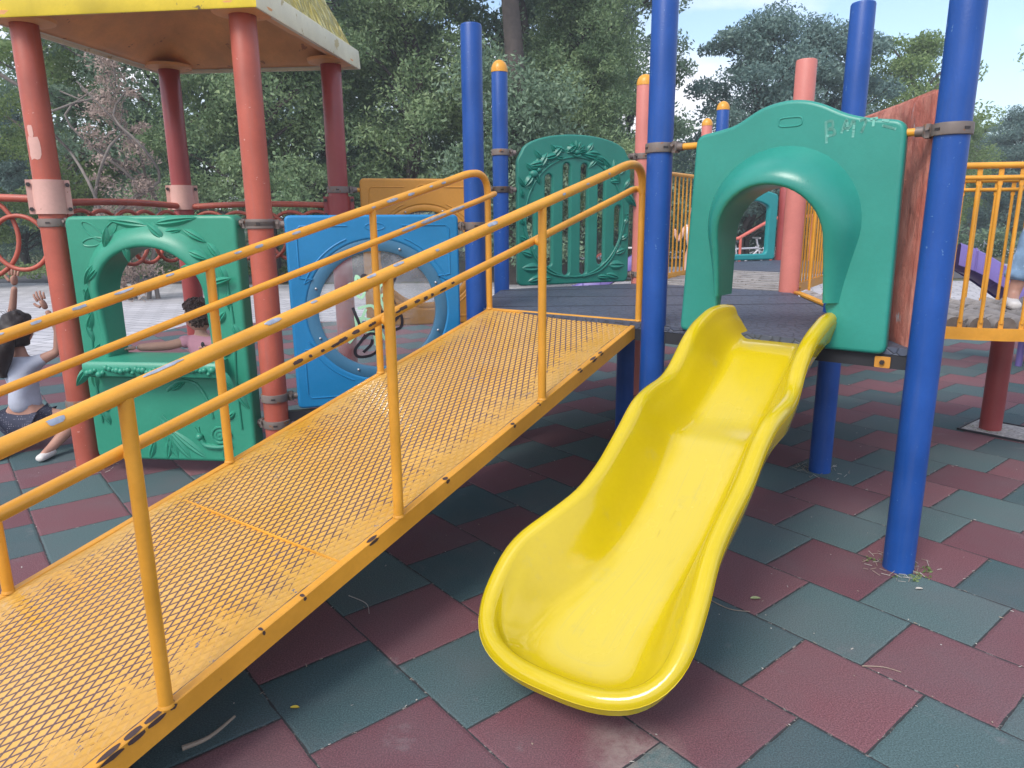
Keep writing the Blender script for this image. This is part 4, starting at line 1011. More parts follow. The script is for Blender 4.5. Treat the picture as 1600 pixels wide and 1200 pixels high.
def tube_chip(b, pts_fn, s, r, ln, a0, wa, seed, m, far=0):
    """irregular bare patch lying on a sloping rail; a0 is the angle round the pipe"""
    rg = random.Random(seed); n = 16; prof = []
    for k in range(n):
        t = 2 * PI * k / n; q = 1 - .3 * rg.random(); prof.append((ln / 2 * q * math.copysign(abs(math.cos(t)) ** .7, math.cos(t)), wa / 2 * q * math.copysign(abs(math.sin(t)) ** .7, math.sin(t))))
    rows = []
    for i in range(5):
        f = i / 4; rows.append([pts_fn(s + u * f, a0 + w * f, r + .0011) for u, w in prof])
    b.add([p for r_ in rows for p in r_], [(i * n + k, i * n + (k + 1) % n, (i + 1) * n + (k + 1) % n, (i + 1) * n + k) for i in range(4) for k in range(n)], m)
for side in (0, 1):
    n0 = 0.0 if side == 0 else RW; inn = 1 if side == 0 else -1
    hr = bpy.data.objects.new('handrail', None); COL.objects.link(hr); hr.parent = rt
    # upper rail with its end bent down into the top post
    up = [rv_(s, n0, HR) for s in [RL + .05 - (RL - .0) * k / 40 for k in range(0, 38)] if s > .26]
    bend = [rv_(.22, n0, HR + .002), rv_(.15, n0, HR - .003), rv_(.085, n0, HR - .018), rv_(.035, n0, HR - .052), rv_(.008, n0, HR - .10), rv_(.0, n0, HR - .17)]
    b = MB(); b.tube(up[:-1] + spline([up[-1]] + bend, 4), .0205, 18)
    def pf(s, a, r):
        c = rv_(s, n0, HR); w = rn_.cross(rd).normalized(); w = w if w.z > 0 else -w
        return c + (-rn_ * math.cos(a) + w * math.sin(a)) * r
    if side == 0:
        for s, ln, a, w, sd in ((3.04, .115, .75, .75, 1), (2.865, .045, .6, .8, 2), (2.61, .115, 1.15, .6, 3), (2.295, .060, .85, .7, 4), (1.92, .05, 1.05, .6, 5), (1.80, .06, 1.05, .65, 6), (1.62, .02, .5, .5, 10), (1.30, .065, .75, .8, 7), (.80, .03, .3, .5, 8), (.60, .03, .2, .4, 9), (2.15, .03, 1.0, .4, 12), (.40, .02, .3, .5, 21)):
            tube_chip(b, pf, s, .0205, ln, a, w, sd, 1)
    else:
        for s, ln, a, w, sd in ((.42, .04, .2, .6, 31), (.52, .03, .4, .5, 32), (.68, .06, .2, .8, 33), (.82, .09, .35, .9, 34), (.95, .03, .2, .5, 42), (1.42, .06, .5, .6, 35), (1.62, .05, .4, .7, 36), (1.72, .04, .6, .5, 37), (2.02, .04, .8, .5, 38), (2.2, .08, .7, .5, 39), (2.36, .06, .6, .6, 40), (2.5, .04, .6, .6, 41), (2.62, .05, .7, .5, 43), (2.75, .03, .9, .4, 44)):
            tube_chip(b, pf, s, .0205, ln, a, w, sd, 1)
    b.build('upper_rail', [M['rail_yellow'], M['chip_grey']], hr)
    b = MB(); r2 = .0155; off = inn * .050; Z2 = HR - .150
    lo = [rv_(s, n0 + off, Z2) for s in [RL - .1 - (RL - .16) * k / 40 for k in range(0, 40)]]
    end = [rv_(.02, n0 + off, Z2 + .002), rv_(-.012, n0 + off * .8, Z2), rv_(-.014, n0 + off * .3, Z2 - .002), rv_(.0, n0, Z2 - .002)]
    b.tube(lo + end, r2, 16)
    def pf2(s, a, r):
        c = rv_(s, n0 + off, Z2); w = rn_.cross(rd).normalized(); w = w if w.z > 0 else -w
        return c + (-rn_ * math.cos(a) + w * math.sin(a)) * r
    rg = random.Random(50 + side)
    if side == 0:
        for k in range(26): tube_chip(b, pf2, 1.48 + .028 * k + rg.uniform(-.01, .01), r2, rg.uniform(.014, .045), rg.uniform(-.1, .5), rg.uniform(.4, .9), 70 + k, 2) if k % 5 not in (1, 3) else None
    else:
        tube_chip(b, pf2, .36, r2, .14, .45, 1.1, 91, 1); tube_chip(b, pf2, .56, r2, .24, .35, 1.2, 92, 1); tube_chip(b, pf2, .76, r2, .12, .3, .9, 93, 1)
    b.build('lower_rail', [M['rail_yellow'], M['chip_grey'], M['chip_rust']], hr)
    for k, s in enumerate(SP):
        b = MB(); base_ = rv_(s, n0, .0); topz = HR - (.012 if k else .15)
        b.tube([base_ + Vector((0, 0, .001)), rv_(s, n0, .2), rv_(s, n0, topz * .6), rv_(s, n0, topz)], .0175, 16)
        b.lathe(base_ + Vector((0, 0, .001)), [(.021, 0), (.020, .005), (.018, .009)], 16)
        if k: b.tube([rv_(s, n0, Z2 - .004), rv_(s, n0 + off * .35, Z2 - .004), rv_(s - .012, n0 + off * .8, Z2 - .001), rv_(s - .05, n0 + off, Z2)], .0125, 12)
        b.build('upright', M['rail_yellow'], hr)

# ------------------------------------------------------------------ slide
SD = Vector((math.cos(R_(235)), math.sin(R_(235)))); SN = Vector((SD.y, -SD.x))      # SN points to the picture's left
uu_ = (Vector(P_C) - Vector(P_R)).normalized(); SM = (Vector(P_R) + Vector(P_C)) / 2 + uu_ * .02
def sl_(s, o, z): q = SM + SD * s + SN * o; return Vector((q.x, q.y, z))
RIMZ = [(-.10, 1.050), (-.02, 1.064), (.12, 1.060), (.28, 1.020), (.38, .975), (.46, .912), (.53, .850), (.61, .822), (.74, .808), (.85, .785), (.94, .730), (1.04, .660), (1.14, .590), (1.26, .520), (1.36, .465), (1.46, .400), (1.56, .315), (1.64, .245), (1.70, .195), (1.76, .170)]
FLZ = [(-.10, .925), (.07, .920), (.12, .905), (.22, .835), (.40, .735), (.52, .675), (.57, .655), (.66, .648), (.71, .638), (.77, .595), (.9, .510), (1.05, .415), (1.2, .325), (1.35, .245), (1.48, .180), (1.60, .135), (1.70, .110), (1.80, .100)]
LOFF = [(-.10, .215), (.1, .232), (.45, .236), (.68, .254), (.95, .242), (1.1, .248), (1.22, .268), (1.34, .330), (1.42, .385), (1.50, .405), (1.56, .400)]
ROFF = [(-.10, -.245), (.0, -.258), (.2, -.250), (.45, -.236), (.68, -.256), (.95, -.238), (1.05, -.240), (1.2, -.225), (1.32, -.225), (1.45, -.245), (1.56, -.250)]
rim = []
sA = 1.53
ss = [-.10 + (sA + .10) * k / 60 for k in range(61)]
for s in ss: rim.append((s, smooth_tab(LOFF, s), smooth_tab(RIMZ, s)))
lo0, ro0 = rim[-1][1], smooth_tab(ROFF, sA)
midc, half = (lo0 + ro0) / 2, (lo0 - ro0) / 2
for k in range(1, 32):
    a = PI * k / 32; c_ = math.copysign(abs(math.cos(a)) ** .78, math.cos(a)); s = sA + .212 * abs(math.sin(a)) ** .80
    rim.append((s, midc + half * c_, smooth_tab(RIMZ, s) ))
for s in reversed(ss): rim.append((s, smooth_tab(ROFF, s), smooth_tab(RIMZ, s)))
st = thing('slide', (*sl_(1.0, 0, 0).xy, 0.06), 'glossy yellow wave slide coming down from the green arch panel', 'slide')
b = MB(); n = len(rim); P = []
def prof_w(w):      # 1 at the rim, 0 on the floor
    k = min(1.0, w / .46); return (0.5 + 0.5 * math.cos(PI * k ** .80)) 
for i, (s, o, z) in enumerate(rim):
    sc_ = min(s, 1.50); cc = (smooth_tab(LOFF, sc_) + smooth_tab(ROFF, sc_)) / 2
    tan = (Vector(rim[min(i + 1, n - 1)][:2]) - Vector(rim[max(i - 1, 0)][:2])).normalized()
    outw = Vector((-tan.y, tan.x)); 
    if outw.dot(Vector((s - sc_, o - cc))) < 0: outw = -outw
    row = []
    r = .031
    # outer skirt, up over the rolled rim
    fk = 1 - .50 * max(0, min(1, (s - 1.30) / .3))
    for dx, dz in ((.012, -.115 * fk), (.020, -.085 * fk), (.030, -.050 * fk), (.032, -.026)): row.append(sl_(s + outw.x * dx, o + outw.y * dx, z + dz))
    for k in range(7):
        a = -.3 + (PI + .1) * k / 6; row.append(sl_(s + outw.x * r * math.cos(a), o + outw.y * r * math.cos(a), z - r * .6 + r * math.sin(a)))
    zr = z - r * 1.0
    for k in range(1, 19):
        w = (k / 18) ** 1.15
        q = Vector((s - outw.x * r, o - outw.y * r)).lerp(Vector((sc_, cc)), w)
        zf = smooth_tab(FLZ, q.x)
        row.append(sl_(q.x, q.y, zf + (max(zr, zf + .012) - zf) * prof_w(w)))
    P.append(row)
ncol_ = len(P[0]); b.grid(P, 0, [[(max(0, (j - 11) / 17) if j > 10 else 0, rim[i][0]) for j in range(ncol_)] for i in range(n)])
# closed underside lip at the top end
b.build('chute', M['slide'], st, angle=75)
b = MB()
for k, (s, o0, o1) in enumerate(((.30, -.1, .1), (1.2, -.1, .1))): pass
q0, q1 = sl_(.02, -.2, .885), sl_(.02, .2, .885); b.tube([q0, q1], .016, 10); b.build('mounting_bar', M['dark_steel'], st)
b = MB()
q = sl_(1.42, .05, 0); b.tube([(q.x, q.y, -.02), (q.x, q.y, .13)], .022, 12); b.build('foot', M['dark_steel'], st)
# scuff scratches on the slide floor
b = MB(); rg = random.Random(11)
for k in range(7):
    s = rg.uniform(.45, 1.66); cc = (smooth_tab(LOFF, min(s, 1.5)) + smooth_tab(ROFF, min(s, 1.5))) / 2; o = cc + rg.uniform(-.11, .11); ln = rg.uniform(.008, .05); w = rg.uniform(.0002, .00045); dr = rg.uniform(-.8, .8)
    p0 = (s, o); p1 = (s + ln, o + ln * dr)
    V = [sl_(p0[0], p0[1] - w, smooth_tab(FLZ, p0[0]) + .0022), sl_(p1[0], p1[1] - w, smooth_tab(FLZ, p1[0]) + .0022), sl_(p1[0], p1[1] + w, smooth_tab(FLZ, p1[0]) + .0022), sl_(p0[0], p0[1] + w, smooth_tab(FLZ, p0[0]) + .0022)]
    b.add(V, [(0, 1, 2, 3)])
scr = flatmat('scuff_marks', (0.40, 0.30, 0.05), .6)
b.build('scuff_marks', scr, st)

# ------------------------------------------------------------------ bridges
def bar_rail(parent, A, d, L, z0, z1, x0, mat='rail_yellow', step=.0885, sagf=lambda x: 0, r=.0085, doubled=True):
    rl = bpy.data.objects.new('side_rail', None); COL.objects.link(rl); rl.parent = parent
    A = Vector(A); d = Vector(d).normalized(); s_ = Vector((-d.y, d.x))
    P = lambda x, z: Vector((A.x + d.x * x, A.y + d.y * x, z))
    b = MB(); b.tube([P(x0 + (L - x0) * k / 10, z1) for k in range(11)], .0165, 14)
    if doubled: b.tube([P(x0 + (L - x0) * k / 10, z1 - .062) for k in range(11)], .0125, 12)
    b.build('top_pipe', M[mat], rl)
    b = MB(); k = 14; rows = []
    for i in range(k + 1):
        x = x0 + (L - x0) * i / k; zz = z0 + sagf(x); c = P(x, 0)
        rows.append([(c.x - s_.x * w, c.y - s_.y * w, zz + h) for w, h in ((-.012, -.045), (-.012, .022), (.012, .022), (.012, -.045), (-.012, -.045))])
    b.grid(rows); 
    for x in (.25, L - .3):
        c = P(x, z0 + sagf(x) - .010); b.ball(c - Vector((s_.x, s_.y, 0)) * .016, .014, 12, 8); 
    b.build('bottom_beam', M[mat], rl)
    n = int((L - x0 - .06) / step)
    for i in range(n):
        x = x0 + .06 + step * i; b = MB(); zz = z0 + sagf(x)
        b.tube([P(x, zz + .05), P(x, z1 - (.10 if doubled else .0))], r, 10)
        b.box(P(x, zz + .040), (.026, .008, .05), (d.x, d.y), 0, .002)
        if doubled: b.box(P(x, z1 - .055), (.026, .007, .09), (d.x, d.y), 0, .002)
        b.build('bar', M[mat], rl)
    return rl
# log bridge to the right, slung between yellow rails
bd = Vector((1.28, -.20)).normalized()
br = thing('log_bridge', (P_RR[0] + .8, P_RR[1] + .45, .8), 'yellow railed bridge of grey half logs right of the thick blue post', 'bridge', 'bridges between the decks')
sag = lambda x: -.05 * math.sin(PI * min(1, x / 2.0))
bar_rail(br, P_RR, bd, 1.95, .890, 1.725, .08, sagf=sag, step=.104, r=.0105)
bar_rail(br, P_F, bd, 1.95, .890, 1.700, .08, sagf=sag, step=.104, r=.0095)
nv = Vector(P_F) - Vector(P_RR); Lb = nv.length; nv.normalize()
for k in range(14):
    x = .13 + .13 * k; b = MB(); c0 = Vector(P_RR) + bd * x + nv * .035; c1 = Vector(P_RR) + bd * x + nv * (Lb - .035); zz = .912 + sag(x)
    rg = random.Random(k); n_ = 8
    pts = [(c0.x + (c1.x - c0.x) * i / n_, c0.y + (c1.y - c0.y) * i / n_, zz + rg.uniform(-.003, .003)) for i in range(n_ + 1)]
    b.tube(pts, .056, 16, rr=[.055 + rg.uniform(-.003, .003) for _ in pts]); 
    b.m = [1 if len(f) > 4 else 0 for f in b.f]
    b.build('log', [M['log'], M['logend']], br)
# ochre edging strip along the deck edge at the log bridge
b = MB(); a_, c_ = Vector(P_RR), Vector(P_F); mid = (a_ + c_) / 2 + bd * .045; b.box((mid.x, mid.y, .948), (Lb - .12, .05, .012), (nv.x, nv.y), 0, .002); b.build('edge_strip', M['rail_yellow'], br)
# plank bridge towards the far deck
br2 = thing('plank_bridge', (2.0, 6.5, .85), 'grey plank bridge with yellow bars leading to the far deck, seen through the green arch', 'bridge', 'bridges between the decks')
e1 = Vector((2.12, 7.5)) - Vector(P_E); L2 = e1.length; e1n = e1.normalized()
bar_rail(br2, P_E, e1n, L2 - .08, .965, 1.845, .08, doubled=False, r=.0078, step=.095)
bar_rail(br2, P_F, e1n, L2 - .08, .965, 1.845, .08, doubled=False, r=.0078, step=.095)
nv2 = Vector(P_F) - Vector(P_E); L3 = nv2.length; nv2.normalize()
for k in range(12):
    x = .12 + .145 * k; b = MB(); c = Vector(P_E) + e1n * x + nv2 * L3 / 2; b.box((c.x, c.y, .925 + .004 * (k % 3)), (L3 - .05, .132, .035), (nv2.x, nv2.y), 0, .004); b.build('plank', M['log'], br2)
# far teal window frame
fr = Frame((2.27, 8.65), (3.40, 9.1))
fp = thing('window_frame_panel', (*fr(.6, 0).xy, .95), 'far teal panel with a large square opening seen through the green arch', 'panel')
me = panel_mesh(rounded([(.13, .955), (.13, 1.74), (.35, 1.80), (.85, 1.80), (1.09, 1.74), (1.09, .955)], .05), [rounded([(.24, 1.03), (.24, 1.60), (.38, 1.66), (.80, 1.66), (.96, 1.60), (.96, 1.03)], .05)], .07, .018)
b = MB(); b.mesh(me, fr.mat); b.build('board', M['far_teal'], fp)

# ------------------------------------------------------------------ people
def skinned(nodes, links, sub=2):
    """nodes: dict name -> ((x,y,z), r); links: list of (a, b)"""
    ks = list(nodes); return skin_mesh([nodes[k] for k in ks], [(ks.index(a), ks.index(c)) for a, c in links], sub)
def hand(b, wrist, palm_dir, side_dir, size=1.0, curl=.25, m=0, thumb=1):
    """five separate fingers rooted in a palm"""
    w = Vector(wrist); d = Vector(palm_dir).normalized(); s_ = (Vector(side_dir) - d * Vector(side_dir).dot(d)).normalized(); nrm = d.cross(s_)
    pal = w + d * .045 * size
    nd = {'w': (tuple(w), .020 * size), 'p': (tuple(pal), (.034 * size, .018 * size)), 'k': (tuple(w + d * .075 * size), (.030 * size, .013 * size))}
    b.mesh(skinned(nd, [('w', 'p'), ('p', 'k')], 1), None, m)
    for i, (o, ln, sp) in enumerate(((-.027, .062, -.30), (-.010, .072, -.10), (.009, .068, .08), (.026, .052, .28))):
        a = w + d * .068 * size + s_ * o * size; dd = (d + s_ * sp * .6).normalized(); pts = [a]; cc = curl
        for k in range(3):
            dd = (dd * math.cos(cc * (k + .5) * .8) + nrm * math.sin(cc * (k + .5) * .8)).normalized() if k else dd
            pts.append(pts[-1] + dd * ln * size * (.42, .32, .26)[k])
        rr = [.0092, .0085, .0078, .0062]
        me = skinned({str(k): (tuple(p), rr[k] * size) for k, p in enumerate(pts)}, [('0', '1'), ('1', '2'), ('2', '3')], 1); b.mesh(me, None, m)
    a = w + d * .028 * size + s_ * thumb * -.026 * size; td = (d * .7 - s_ * thumb * .8).normalized()
    pts = [a, a + td * .030 * size, a + (td + d * .3).normalized() * .055 * size]
    b.mesh(skinned({str(k): (tuple(p), r * size) for k, (p, r) in enumerate(zip(pts, (.0115, .010, .0075)))}, [('0', '1'), ('1', '2')], 1), None, m)
def head_mesh(b, c, face, r, m=0, up=(0, 0, 1)):
    """head with brow, nose, mouth, chin and ears looking along face"""
    f = Vector(face).normalized(); upv = Vector(up).normalized(); s_ = f.cross(upv).normalized(); upv = s_.cross(f)
    mat = Matrix((f, s_, upv)).transposed(); V = []; F = []; nr, nsg = 22, 30
    for i in range(nr + 1):
        ph = PI * i / nr
        for k in range(nsg):
            a = 2 * PI * k / nsg; x, y, z = math.sin(ph) * math.cos(a), math.sin(ph) * math.sin(a), math.cos(ph)
            X, Y, Z = x * 1.0 * r, y * .80 * r, z * 1.12 * r
            fr_ = max(0, x) ** 3
            if z < 0: X *= 1 - .10 * -z; Y *= 1 - .26 * (-z) ** 1.4
            g = lambda yy, zz, sy, sz: math.exp(-((y - yy) / sy) ** 2 - ((z - zz) / sz) ** 2) * (1 if x > 0 else 0)
            X += r * (.17 * g(0, -.20, .11, .13) + .06 * g(0, -.02, .09, .2) - .07 * g(.30, .02, .14, .10) - .07 * g(-.30, .02, .14, .10) + .045 * g(0, -.46, .17, .045) + .04 * g(0, -.56, .15, .04) - .03 * g(0, -.51, .2, .02) + .06 * g(0, -.78, .22, .14) + .05 * g(.42, -.28, .2, .2) + .05 * g(-.42, -.28, .2, .2))
            V.append(Vector(c) + mat @ Vector((X, Y, Z)))
    for i in range(nr):
        for k in range(nsg): F.append((i * nsg + k, (i + 1) * nsg + k, (i + 1) * nsg + (k + 1) % nsg, i * nsg + (k + 1) % nsg))
    b.add(V, F, m)
    for sy in (-1, 1):
        e = Vector(c) + mat @ Vector((-.02 * r, sy * .80 * r, -.08 * r)); b.ball(e, r * .20, 12, 8, m, (.75, .35, 1.15), mat)
    return mat
def hair_mass(b, c, mat, r, rn, front=-.1, low=-.45, puff=.10, m=0, curls=0, cr=.22):
    """cap of hair with an uneven outline that leaves the face free; optional curls"""
    V = []; F = []; nr, nsg = 20, 34
    for i in range(nr + 1):
        ph = PI * .80 * i / nr
        for k in range(nsg):
            a = 2 * PI * k / nsg; x, y, z = math.sin(ph) * math.cos(a), math.sin(ph) * math.sin(a), math.cos(ph)
            inside = (x > .30 and z < .50) or (x > .02 and z < front) or z < low
            k_ = 1 + puff * (1 + .9 * mnoise.noise(Vector((x * 3.2 + 5, y * 3.2, z * 3.2)))) if not inside else .88
            V.append(Vector(c) + mat @ Vector((x * r * k_, y * .80 * r * k_ * 1.04, z * 1.12 * r * k_)))
    for i in range(nr):
        for k in range(nsg): F.append((i * nsg + k, (i + 1) * nsg + k, (i + 1) * nsg + (k + 1) % nsg, i * nsg + (k + 1) % nsg))
    b.add(V, F, m)
    for q in range(curls):
        while True:
            x, y, z = rn.gauss(0, 1), rn.gauss(0, 1), rn.gauss(0, 1); l = math.sqrt(x * x + y * y + z * z); x, y, z = x / l, y / l, z / l
            if not ((x > .35 and z < .55) or (x > .10 and z < front) or z < low): break
        p = Vector(c) + mat @ Vector((x * r, y * .82 * r, z * 1.12 * r)) * (1.04 + .08 * rn.random())
        pts = []; rad = r * cr * rn.uniform(.5, 1.0); ax1 = Vector((rn.gauss(0, 1), rn.gauss(0, 1), rn.gauss(0, 1))).normalized(); ax2 = ax1.cross(Vector((rn.gauss(0, 1), rn.gauss(0, 1), rn.gauss(0, 1)))).normalized()
        for k in range(8): t = k / 7 * 4.6; pts.append(p + (ax1 * math.cos(t) + ax2 * math.sin(t)) * rad * (1 - .05 * k))
        b.tube(pts, r * .055, 6, m)
def cloth(nodes, links, name, mat, parent, sub=2, wob=.004, seed=0):
    me = skinned(nodes, links, sub); b = MB(); b.mesh(me)
    b.v = [tuple(Vector(p) + Vector((mnoise.noise(Vector(p) * 14 + Vector((seed, 0, 0))), mnoise.noise(Vector(p) * 14 + Vector((0, seed, 5))), mnoise.noise(Vector(p) * 9))) * wob) for p in b.v]
    return b.build(name, mat, parent, angle=180)

# girl kneeling behind the left roof post, back to the camera, both arms raised
gx, gy = -3.17, 4.50
pg = thing('person', (gx, gy, 0), 'girl in pale blue tee and dark dotted shorts kneeling with both arms raised', 'person', 'children playing')
nd = {'pel': ((gx - .02, gy, .235), (.105, .085)), 'wai': ((gx, gy, .36), (.088, .066)), 'che': ((gx + .01, gy - .01, .50), (.100, .068)), 'sho': ((gx + .01, gy - .01, .585), (.075, .055)), 'nec': ((gx + .01, gy, .655), .036), 'hed': ((gx + .015, gy, .72), .045),
      'shR': ((gx + .105, gy, .595), .040), 'elR': ((gx + .225, gy + .05, .655), .029), 'foR': ((gx + .255, gy + .04, .80), .024), 'wrR': ((gx + .215, gy + .02, .930), .017),
      'shL': ((gx - .085, gy, .595), .040), 'elL': ((gx - .12, gy + .08, .77), .030), 'foL': ((gx - .03, gy + .06, .93), .024), 'wrL': ((gx + .015, gy + .05, 1.08), .018),
      'hiR': ((gx + .07, gy, .205), .082), 'knR': ((gx + .27, gy + .10, .20), .055), 'anR': ((gx + .20, gy - .13, .055), .030), 'toR': ((gx + .20, gy - .22, .035), .024),
      'hiL': ((gx - .10, gy, .205), .082), 'knL': ((gx - .14, gy + .30, .10), .058), 'anL': ((gx - .10, gy - .10, .05), .032), 'toL': ((gx - .10, gy - .20, .035), .025)}
lk = [('pel', 'wai'), ('wai', 'che'), ('che', 'sho'), ('sho', 'nec'), ('nec', 'hed'), ('sho', 'shR'), ('shR', 'elR'), ('elR', 'foR'), ('foR', 'wrR'), ('sho', 'shL'), ('shL', 'elL'), ('elL', 'foL'), ('foL', 'wrL'),
      ('pel', 'hiR'), ('hiR', 'knR'), ('knR', 'anR'), ('anR', 'toR'), ('pel', 'hiL'), ('hiL', 'knL'), ('knL', 'anL'), ('anL', 'toL')]
b = MB(); b.mesh(skinned(nd, lk)); mt = head_mesh(b, (gx + .015, gy + .01, .800), (.1, 1, .05), .098)
hand(b, nd['wrR'][0], (-.35, -.05, 1), (1, 0, .2), .95, .22, thumb=1); hand(b, nd['wrL'][0], (.1, 0, 1), (1, 0, 0), .95, .3)
b.build('body', M['skin2'], pg, angle=180)
sub_ = {k: nd[k] for k in ('pel', 'wai', 'che', 'sho')}
tee = {'pel': ((gx - .01, gy, .255), (.122, .098)), 'wai': ((gx, gy, .36), (.108, .086)), 'che': ((gx + .01, gy - .01, .50), (.112, .081)), 'sho': ((gx + .01, gy - .008, .590), (.088, .066)), 'cl': ((gx + .01, gy - .002, .630), (.050, .046)),
       'shR': ((gx + .105, gy, .600), .054), 'slR': ((gx + .165, gy + .025, .625), .050), 'shL': ((gx - .085, gy, .600), .054), 'slL': ((gx - .10, gy + .03, .66), .050)}
cloth(tee, [('pel', 'wai'), ('wai', 'che'), ('che', 'sho'), ('sho', 'cl'), ('sho', 'shR'), ('shR', 'slR'), ('sho', 'shL'), ('shL', 'slL')], 'tee_shirt', M['tee'], pg, wob=.012)
sho = {'pel': ((gx - .01, gy, .255), (.115, .093)), 'hiR': ((gx + .07, gy, .205), .096), 'tR': ((gx + .18, gy + .055, .205), .080), 'hiL': ((gx - .10, gy, .205), .096), 'tL': ((gx - .12, gy + .14, .16), .078)}
cloth(sho, [('pel', 'hiR'), ('hiR', 'tR'), ('pel', 'hiL'), ('hiL', 'tL')], 'shorts', M['polka'], pg, wob=.008)
b = MB(); hair_mass(b, (gx + .015, gy + .01, .803), mt, .100, random.Random(2), front=-.15, low=-.75, puff=.16)
b.tube(spline([(gx + .02, gy - .09, .80), (gx + .02, gy - .125, .74), (gx - .01, gy - .115, .66), (gx - .04, gy - .10, .58), (gx - .05, gy - .09, .52)], 5), .03, 12, rr=[.022 + .030 * math.sin(PI * min(1, k / 20 + .12)) for k in range(21)])
rg = random.Random(8)
for k in range(26):
    a = rg.uniform(-.2, PI + .2); p0 = Vector((gx + .015 + .100 * math.cos(a), gy - .02, .81 + .11 * math.sin(a))); dr = Vector((math.cos(a) + rg.uniform(-.6, .6), -.2, math.sin(a) + rg.uniform(-.5, .5))).normalized()
    b.tube([p0, p0 + dr * .018, p0 + dr * .03 + Vector((rg.uniform(-.01, .01), 0, -.004))], .0011, 4)
b.build('hair', M['hair'], pg, angle=180)
b = MB()
for k, (x, y) in enumerate(((gx + .20, gy - .16), (gx - .10, gy - .14))):
    me = skinned({'h': ((x, y + .06, .036), .034), 'm': ((x, y - .03, .030), (.034, .028)), 't': ((x, y - .10, .026), (.030, .022))}, [('h', 'm'), ('m', 't')]); q = MB(); q.mesh(me); q.build('shoe', M['shoe'], pg, angle=180)

# toddler behind the carved panel, arm resting on its shelf, looking to the left
tx, ty = -1.945, 4.43
pt_ = thing('person', (tx, ty, 0), 'curly haired toddler in pink shirt resting an arm on the green shelf', 'person', 'children playing')
nd = {'pel': ((tx, ty, .46), (.085, .07)), 'wai': ((tx, ty, .56), (.080, .062)), 'che': ((tx, ty, .67), (.085, .062)), 'sho': ((tx, ty, .735), (.066, .05)), 'nec': ((tx - .005, ty, .785), .033), 'hed': ((tx - .01, ty, .83), .04),
      'shL': ((tx - .085, ty - .005, .742), .032), 'elL': ((tx - .18, ty - .075, .722), .032), 'foL': ((tx - .25, ty - .145, .728), .029), 'wrL': ((tx - .315, ty - .200, .735), .021),
      'shR': ((tx + .09, ty, .735), .033), 'elR': ((tx + .115, ty - .02, .64), .026), 'wrR': ((tx + .10, ty - .11, .70), .018),
      'hiR': ((tx + .045, ty, .43), .062), 'knR': ((tx + .05, ty - .005, .24), .042), 'anR': ((tx + .05, ty + .01, .06), .028), 'toR': ((tx + .045, ty - .09, .03), .024),
      'hiL': ((tx - .045, ty, .43), .062), 'knL': ((tx - .05, ty - .005, .24), .042), 'anL': ((tx - .05, ty + .01, .06), .028), 'toL': ((tx - .055, ty - .09, .03), .024)}
lk2 = [('pel', 'wai'), ('wai', 'che'), ('che', 'sho'), ('sho', 'nec'), ('nec', 'hed'), ('sho', 'shL'), ('shL', 'elL'), ('elL', 'foL'), ('foL', 'wrL'), ('sho', 'shR'), ('shR', 'elR'), ('elR', 'wrR'),
       ('pel', 'hiR'), ('hiR', 'knR'), ('knR', 'anR'), ('anR', 'toR'), ('pel', 'hiL'), ('hiL', 'knL'), ('knL', 'anL'), ('anL', 'toL')]
b = MB(); b.mesh(skinned(nd, lk2)); mt = head_mesh(b, (tx - .012, ty, .893), (-1, .25, -.12), .086)
hand(b, nd['wrL'][0], (-1, -.55, -.12), (.4, -1, .2), .78, .25, thumb=-1); hand(b, nd['wrR'][0], (-.2, -1, .2), (1, 0, 0), .75, .4)
b.build('body', M['skin'], pt_, angle=180)
tee = {'pel': ((tx, ty, .45), (.10, .084)), 'wai': ((tx, ty, .56), (.094, .076)), 'che': ((tx, ty, .67), (.098, .075)), 'sho': ((tx, ty, .738), (.078, .062)), 'cl': ((tx - .002, ty, .772), (.043, .042)),
       'shL': ((tx - .085, ty - .005, .745), .045), 'slL': ((tx - .140, ty - .040, .730), .048), 'shR': ((tx + .09, ty, .738), .045), 'slR': ((tx + .108, ty - .006, .69), .042)}
cloth(tee, [('pel', 'wai'), ('wai', 'che'), ('che', 'sho'), ('sho', 'cl'), ('sho', 'shL'), ('shL', 'slL'), ('sho', 'shR'), ('shR', 'slR')], 'shirt', M['pink_tee'], pt_, wob=.010, seed=3)
cloth({'pel': ((tx, ty, .43), (.098, .085)), 'hR': ((tx + .045, ty, .38), .068), 'kR': ((tx + .05, ty, .22), .056), 'hL': ((tx - .045, ty, .38), .068), 'kL': ((tx - .05, ty, .22), .056)}, [('pel', 'hR'), ('hR', 'kR'), ('pel', 'hL'), ('hL', 'kL')], 'trousers', M['dark_thing'], pt_)
b = MB(); hair_mass(b, (tx - .012, ty, .897), mt, .086, random.Random(4), front=.05, low=-.55, puff=.16, curls=230, cr=.24); b.build('hair', M['hair_brown'], pt_, angle=180)
b = MB(); b.ball((tx + .032, ty - .078, .727), .012, 10, 8, sc=(1.0, .25, 1.5)); b.build('neck_opening', M['dark_thing'], pt_)

